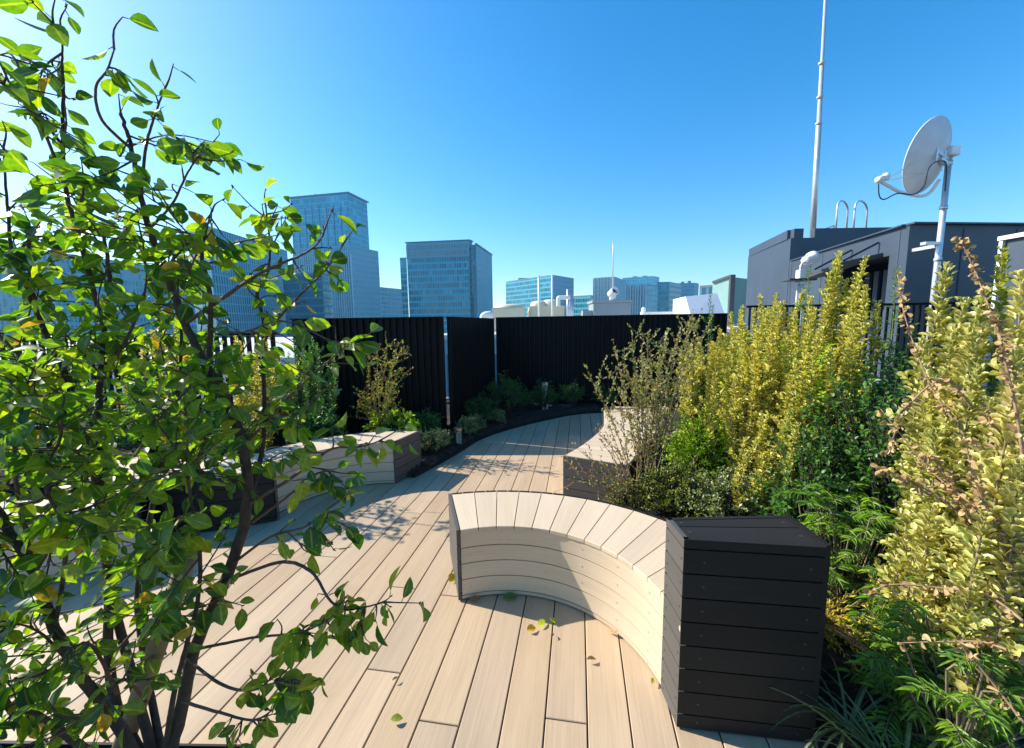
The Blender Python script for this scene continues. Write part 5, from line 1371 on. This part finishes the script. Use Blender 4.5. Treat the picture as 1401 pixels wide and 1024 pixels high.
tr.limb(W([(338, 690, 1.16), (354, 640, 1.2), (362, 580, 1.22), (360, 500, 1.22), (360, 440, 1.21), (352, 400, 1.20), (366, 375, 1.19), (369, 335, 1.18), (364, 285, 1.17)]), .009, .002, .8, tl=(.05, .13), f0=.15, leafy=.8)
# right-hand branches over the deck
tr.limb(W([(340, 690, 1.16), (388, 661, 1.10), (428, 633, 1.06), (455, 614, 1.03), (490, 612, 1.01), (518, 604, 1.0)]), .006, .0018, .9, tl=(.04, .09), f0=.3, mesh=False)
tr.limb(W([(345, 715, 1.16), (388, 684, 1.12), (430, 650, 1.09), (455, 645, 1.07)]), .005, .0018, .8, tl=(.04, .09), f0=.3, mesh=False)
tr.limb(W([(320, 770, 1.17), (370, 735, 1.10), (420, 720, 1.06), (450, 695, 1.04)]), .005, .0018, 1.1, tl=(.04, .10), f0=.3, mesh=False)
tr.limb(W([(300, 800, 1.17), (380, 770, 1.08), (425, 782, 1.02), (450, 820, .98), (472, 834, .97), (498, 831, .96), (526, 824, .95)]), .006, .0016, .85, tl=(.02, .07), f0=.45, mesh=False)
tr.limb(W([(262, 890, 1.18), (310, 880, 1.08), (350, 872, 1.02), (403, 867, .98), (437, 855, .96), (455, 843, .95)]), .005, .0016, .9, tl=(.03, .07), f0=.5, mesh=False)
tr.limb(W([(255, 900, 1.16), (300, 935, 1.0), (340, 945, .93), (375, 935, .90), (400, 930, .88)]), .005, .0016, 1.0, tl=(.03, .08), f0=.4, mesh=False)
tr.limb(W([(250, 960, 1.12), (300, 975, .98), (350, 985, .92), (390, 955, .9)]), .005, .0016, .9, tl=(.04, .08), f0=.4, mesh=False)
tr.limb(W([(253, 443, 1.12), (301, 411, 1.08), (335, 387, 1.06), (370, 367, 1.05), (411, 350, 1.04), (432, 336, 1.03), (441, 324, 1.03)]), .006, .0016, .7, tl=(.03, .08), f0=.25, mesh=False, leafy=.8)
tr.limb(W([(360, 470, 1.22), (382, 435, 1.16), (407, 408, 1.12), (441, 374, 1.10), (460, 350, 1.09), (468, 337, 1.09)]), .005, .0015, .6, tl=(.03, .07), f0=.2, mesh=False, leafy=.8)
tr.limb(W([(288, 450, 1.10), (330, 455, 1.05), (380, 440, 1.02), (415, 447, 1.0)]), .004, .0015, .9, tl=(.04, .09), f0=.2, mesh=False)
tr.limb(W([(333, 610, 1.15), (380, 560, 1.12), (420, 520, 1.1), (455, 490, 1.08), (480, 470, 1.07)]), .005, .0016, 1.2, tl=(.04, .10), f0=.2, mesh=False)
tr.limb(W([(345, 560, 1.18), (390, 575, 1.12), (430, 545, 1.1)]), .004, .0016, 1.3, tl=(.05, .11), f0=.2, mesh=False)
# upper and left branches
tr.limb(W([(193, 265, 1.08), (200, 200, 1.03), (212, 158, 1.0), (225, 122, .98)]), .004, .0015, .45, tl=(.02, .05), f0=.1, mesh=False, leafy=.7)
tr.limb(W([(181, 205, 1.06), (140, 165, 1.0), (131, 122, .98), (147, 95, .97), (156, 68, .96)]), .004, .0014, .5, tl=(.02, .06), f0=.1, mesh=False, leafy=.7)
tr.limb(W([(143, 454, 1.25), (110, 330, 1.15), (90, 260, 1.1), (86, 180, 1.06), (87, 125, 1.04), (85, 85, 1.03), (86, 50, 1.02)]), .007, .0016, .75, tl=(.04, .09), f0=.2)
tr.limb(W([(90, 260, 1.1), (60, 180, 1.02), (30, 140, .98), (0, 110, .95)]), .004, .0016, 1.2, tl=(.05, .12), f0=.1, mesh=False)
tr.limb(W([(86, 200, 1.06), (50, 150, 1.1), (20, 80, 1.1), (0, 75, 1.12)]), .004, .0016, .7, tl=(.04, .10), f0=.2, mesh=False)
tr.limb(W([(205, 313, 1.09), (235, 280, 1.05), (255, 240, 1.03), (270, 215, 1.02)]), .004, .0016, 1.3, tl=(.04, .10), f0=.1, mesh=False)
tr.limb(W([(225, 368, 1.10), (260, 330, 1.05), (290, 290, 1.02)]), .004, .0016, 1.3, tl=(.04, .10), f0=.1, mesh=False)
tr.limb(W([(51, 430, 1.27), (20, 360, 1.2), (10, 280, 1.15), (5, 200, 1.1)]), .006, .002, 1.2, tl=(.06, .15), f0=.1)
tr.limb(W([(106, 563, 1.32), (60, 520, 1.25), (10, 470, 1.2), (-30, 420, 1.18)]), .006, .002, 1.2, tl=(.06, .15), f0=.1, mesh=False)
tr.limb(W([(136, 525, 1.27), (180, 450, 1.2), (200, 390, 1.15), (195, 330, 1.12)]), .006, .002, 1.2, tl=(.06, .14), f0=.1, mesh=False)
tr.limb(W([(47, 785, 1.02), (20, 640, 1.0), (30, 560, .98), (60, 500, .97)]), .005, .002, 1.8, tl=(.06, .14), f0=.1, mesh=False)
tr.limb(W([(75, 860, 1.05), (90, 740, 1.0), (62, 660, .98), (82, 600, .97), (84, 560, .96)]), .006, .0025, 1.5, tl=(.06, .14), f0=.2, mesh=False)
tr.limb(W([(160, 950, 1.1), (120, 880, .95), (60, 930, .88), (20, 950, .85)]), .005, .002, 1.4, tl=(.05, .11), f0=.2, mesh=False)
tr.limb(W([(200, 960, 1.1), (170, 930, .95), (140, 960, .88), (90, 1000, .85)]), .005, .002, 1.6, tl=(.05, .11), f0=.3, mesh=False)
tr.limb(W([(140, 700, 1.28), (190, 660, 1.2), (230, 640, 1.15), (290, 650, 1.1)]), .005, .002, 2.2, tl=(.05, .12), f0=.1, mesh=False)
tr.limb(W([(148, 800, 1.26), (200, 760, 1.18), (240, 730, 1.12)]), .005, .002, 2.1, tl=(.05, .12), f0=.1, mesh=False)
tr.limb(W([(137, 620, 1.28), (90, 640, 1.2), (40, 620, 1.14), (0, 640, 1.1)]), .005, .002, 2.2, tl=(.05, .12), f0=.1, mesh=False)
tr.limb(W([(283, 503, 1.13), (230, 560, 1.08), (190, 575, 1.05)]), .004, .002, 2.2, tl=(.05, .12), f0=.1, mesh=False)
tr.limb(W([(117, 935, 1.10), (60, 870, 1.0), (10, 850, .95)]), .005, .002, 2.0, tl=(.05, .12), f0=.1, mesh=False)
tr.limb(W([(47, 785, 1.02), (90, 720, .97), (130, 690, .95)]), .005, .002, 2.0, tl=(.05, .12), f0=.1, mesh=False)
tr.limb(W([(150, 900, 1.24), (200, 850, 1.12), (245, 845, 1.05)]), .005, .002, 1.6, tl=(.05, .11), f0=.2, mesh=False)
tr.limb(W([(219, 645, 1.40), (260, 600, 1.34), (290, 590, 1.3)]), .005, .002, 2.0, tl=(.06, .13), f0=.1, mesh=False)
tr.limb(W([(106, 563, 1.32), (120, 620, 1.26), (100, 690, 1.2)]), .005, .002, 2.0, tl=(.06, .13), f0=.1, mesh=False)
tr.limb(W([(20, 640, 1.0), (-10, 720, .98), (20, 780, .96)]), .004, .002, 2.0, tl=(.05, .12), f0=.1, mesh=False)
tr.done()
# a twin further left, outside the picture: its branches throw the dappled shade on the deck
TB2 = Vector((-3.0, 3.62, 0.05))
tr2 = Tree('second leafy young tree behind the left bench', TB2.to_tuple(), leaf=.06)
for k in range(7):
    a = k * .9 + .2; rr_ = U(.15, .5)
    e = TB2 + Vector((math.cos(a) * rr_, math.sin(a) * rr_, U(1.1, 1.75)))
    tr2.limb([TB2, TB2.lerp(e, .5) + Vector((0, 0, .2)), e], .014, .003, .45, tl=(.08, .22), f0=.4)
tr2.done()
sa, sb = P(172, 1010, 1.22), P(264, 742, 1.30)
t = thing('tree_stake', 'pale round wooden stake leaning among the stems of the foreground tree', 'stake', (sa.x - .04, sa.y, 0.0))
m = MB(); dirs = (sb - sa).normalized(); low = sa - dirs * (sa.z / dirs.z); m.tube([low, low.lerp(sb, .5), sb], [.030, .029, .028], 20); m.build('pole', M['stake'], t)

# ------------------------------------------------------------------ fallen leaves
def fallen(px, py, L, ang, mat, label, W_=.55, curl=.25):
    c = G(px, py, .006); lv = Leaves()
    t = thing('fallen_leaf', label, 'leaf', (c.x, c.y, 0.0))
    a = Vector((math.cos(ang), math.sin(ang), 0.05)); lv.add(c - a * L / 2 + Vector((0, 0, .012)), a, Vector((curl, -curl, 1)), L, L * W_, U(0, 1)); lv.build('blade', M[mat], t, 'oval')
fallen(619, 793, .075, 1.2, 'l_conifer', 'crumpled pale yellow fallen leaf by the left end of the curved bench', .7, .5)
fallen(727, 863, .050, .3, 'l_yellow', 'yellow fallen leaf in the sun inside the bench curve', .7, .4)
fallen(741, 855, .058, .9, 'l_bright', 'green fallen leaf next to the yellow one inside the bench curve')
fallen(756, 851, .050, 1.9, 'l_bright', 'green fallen leaf at the shadow edge inside the bench curve', .6, .4)
fallen(757, 871, .026, 1.4, 'l_dry', 'tiny brown fallen leaf on a board seam')
fallen(838, 868, .060, 2.5, 'l_dry', 'thin brown fallen leaf against the foot of the curved bench', .3)
fallen(809, 905, .046, .1, 'l_dry', 'brown fallen leaf lying on a seam near the bench foot', .4)
fallen(893, 935, .036, 1.0, 'l_olive', 'small olive fallen leaf at the foot of the bench near the block', .5)
fallen(543, 987, .046, .1, 'l_olive', 'olive fallen leaf on a board joint at the bottom of the photo', .6)
fallen(698, 819, .085, .1, 'l_dark', 'dark curled fallen leaf under the shaded bench front', .45, .5)
fallen(650, 822, .060, .2, 'l_rust', 'brown curled fallen leaf in the corner below the shaded bench front', .5, .5)
fallen(541, 932, .030, .6, 'l_dry', 'small curled fallen leaf on a seam left of the bench', .4)

# ------------------------------------------------------------------ haze
hz = MB(); hz.box((0, 330, 45), (1900, 1500, 160))
hm = bpy.data.materials.new("haze_air"); hm.use_nodes = True
hn, hl = hm.node_tree.nodes, hm.node_tree.links
hn.remove(hn["Principled BSDF"])
pv = hn.new("ShaderNodeVolumePrincipled"); pv.inputs['Density'].default_value = 0.0004
pv.inputs['Color'].default_value = (0.22, 0.66, 1.0, 1); pv.inputs['Anisotropy'].default_value = 0.2
hl.new(pv.outputs[0], hn["Material Output"].inputs['Volume'])
struct(hz.build('haze', hm), 'stuff')
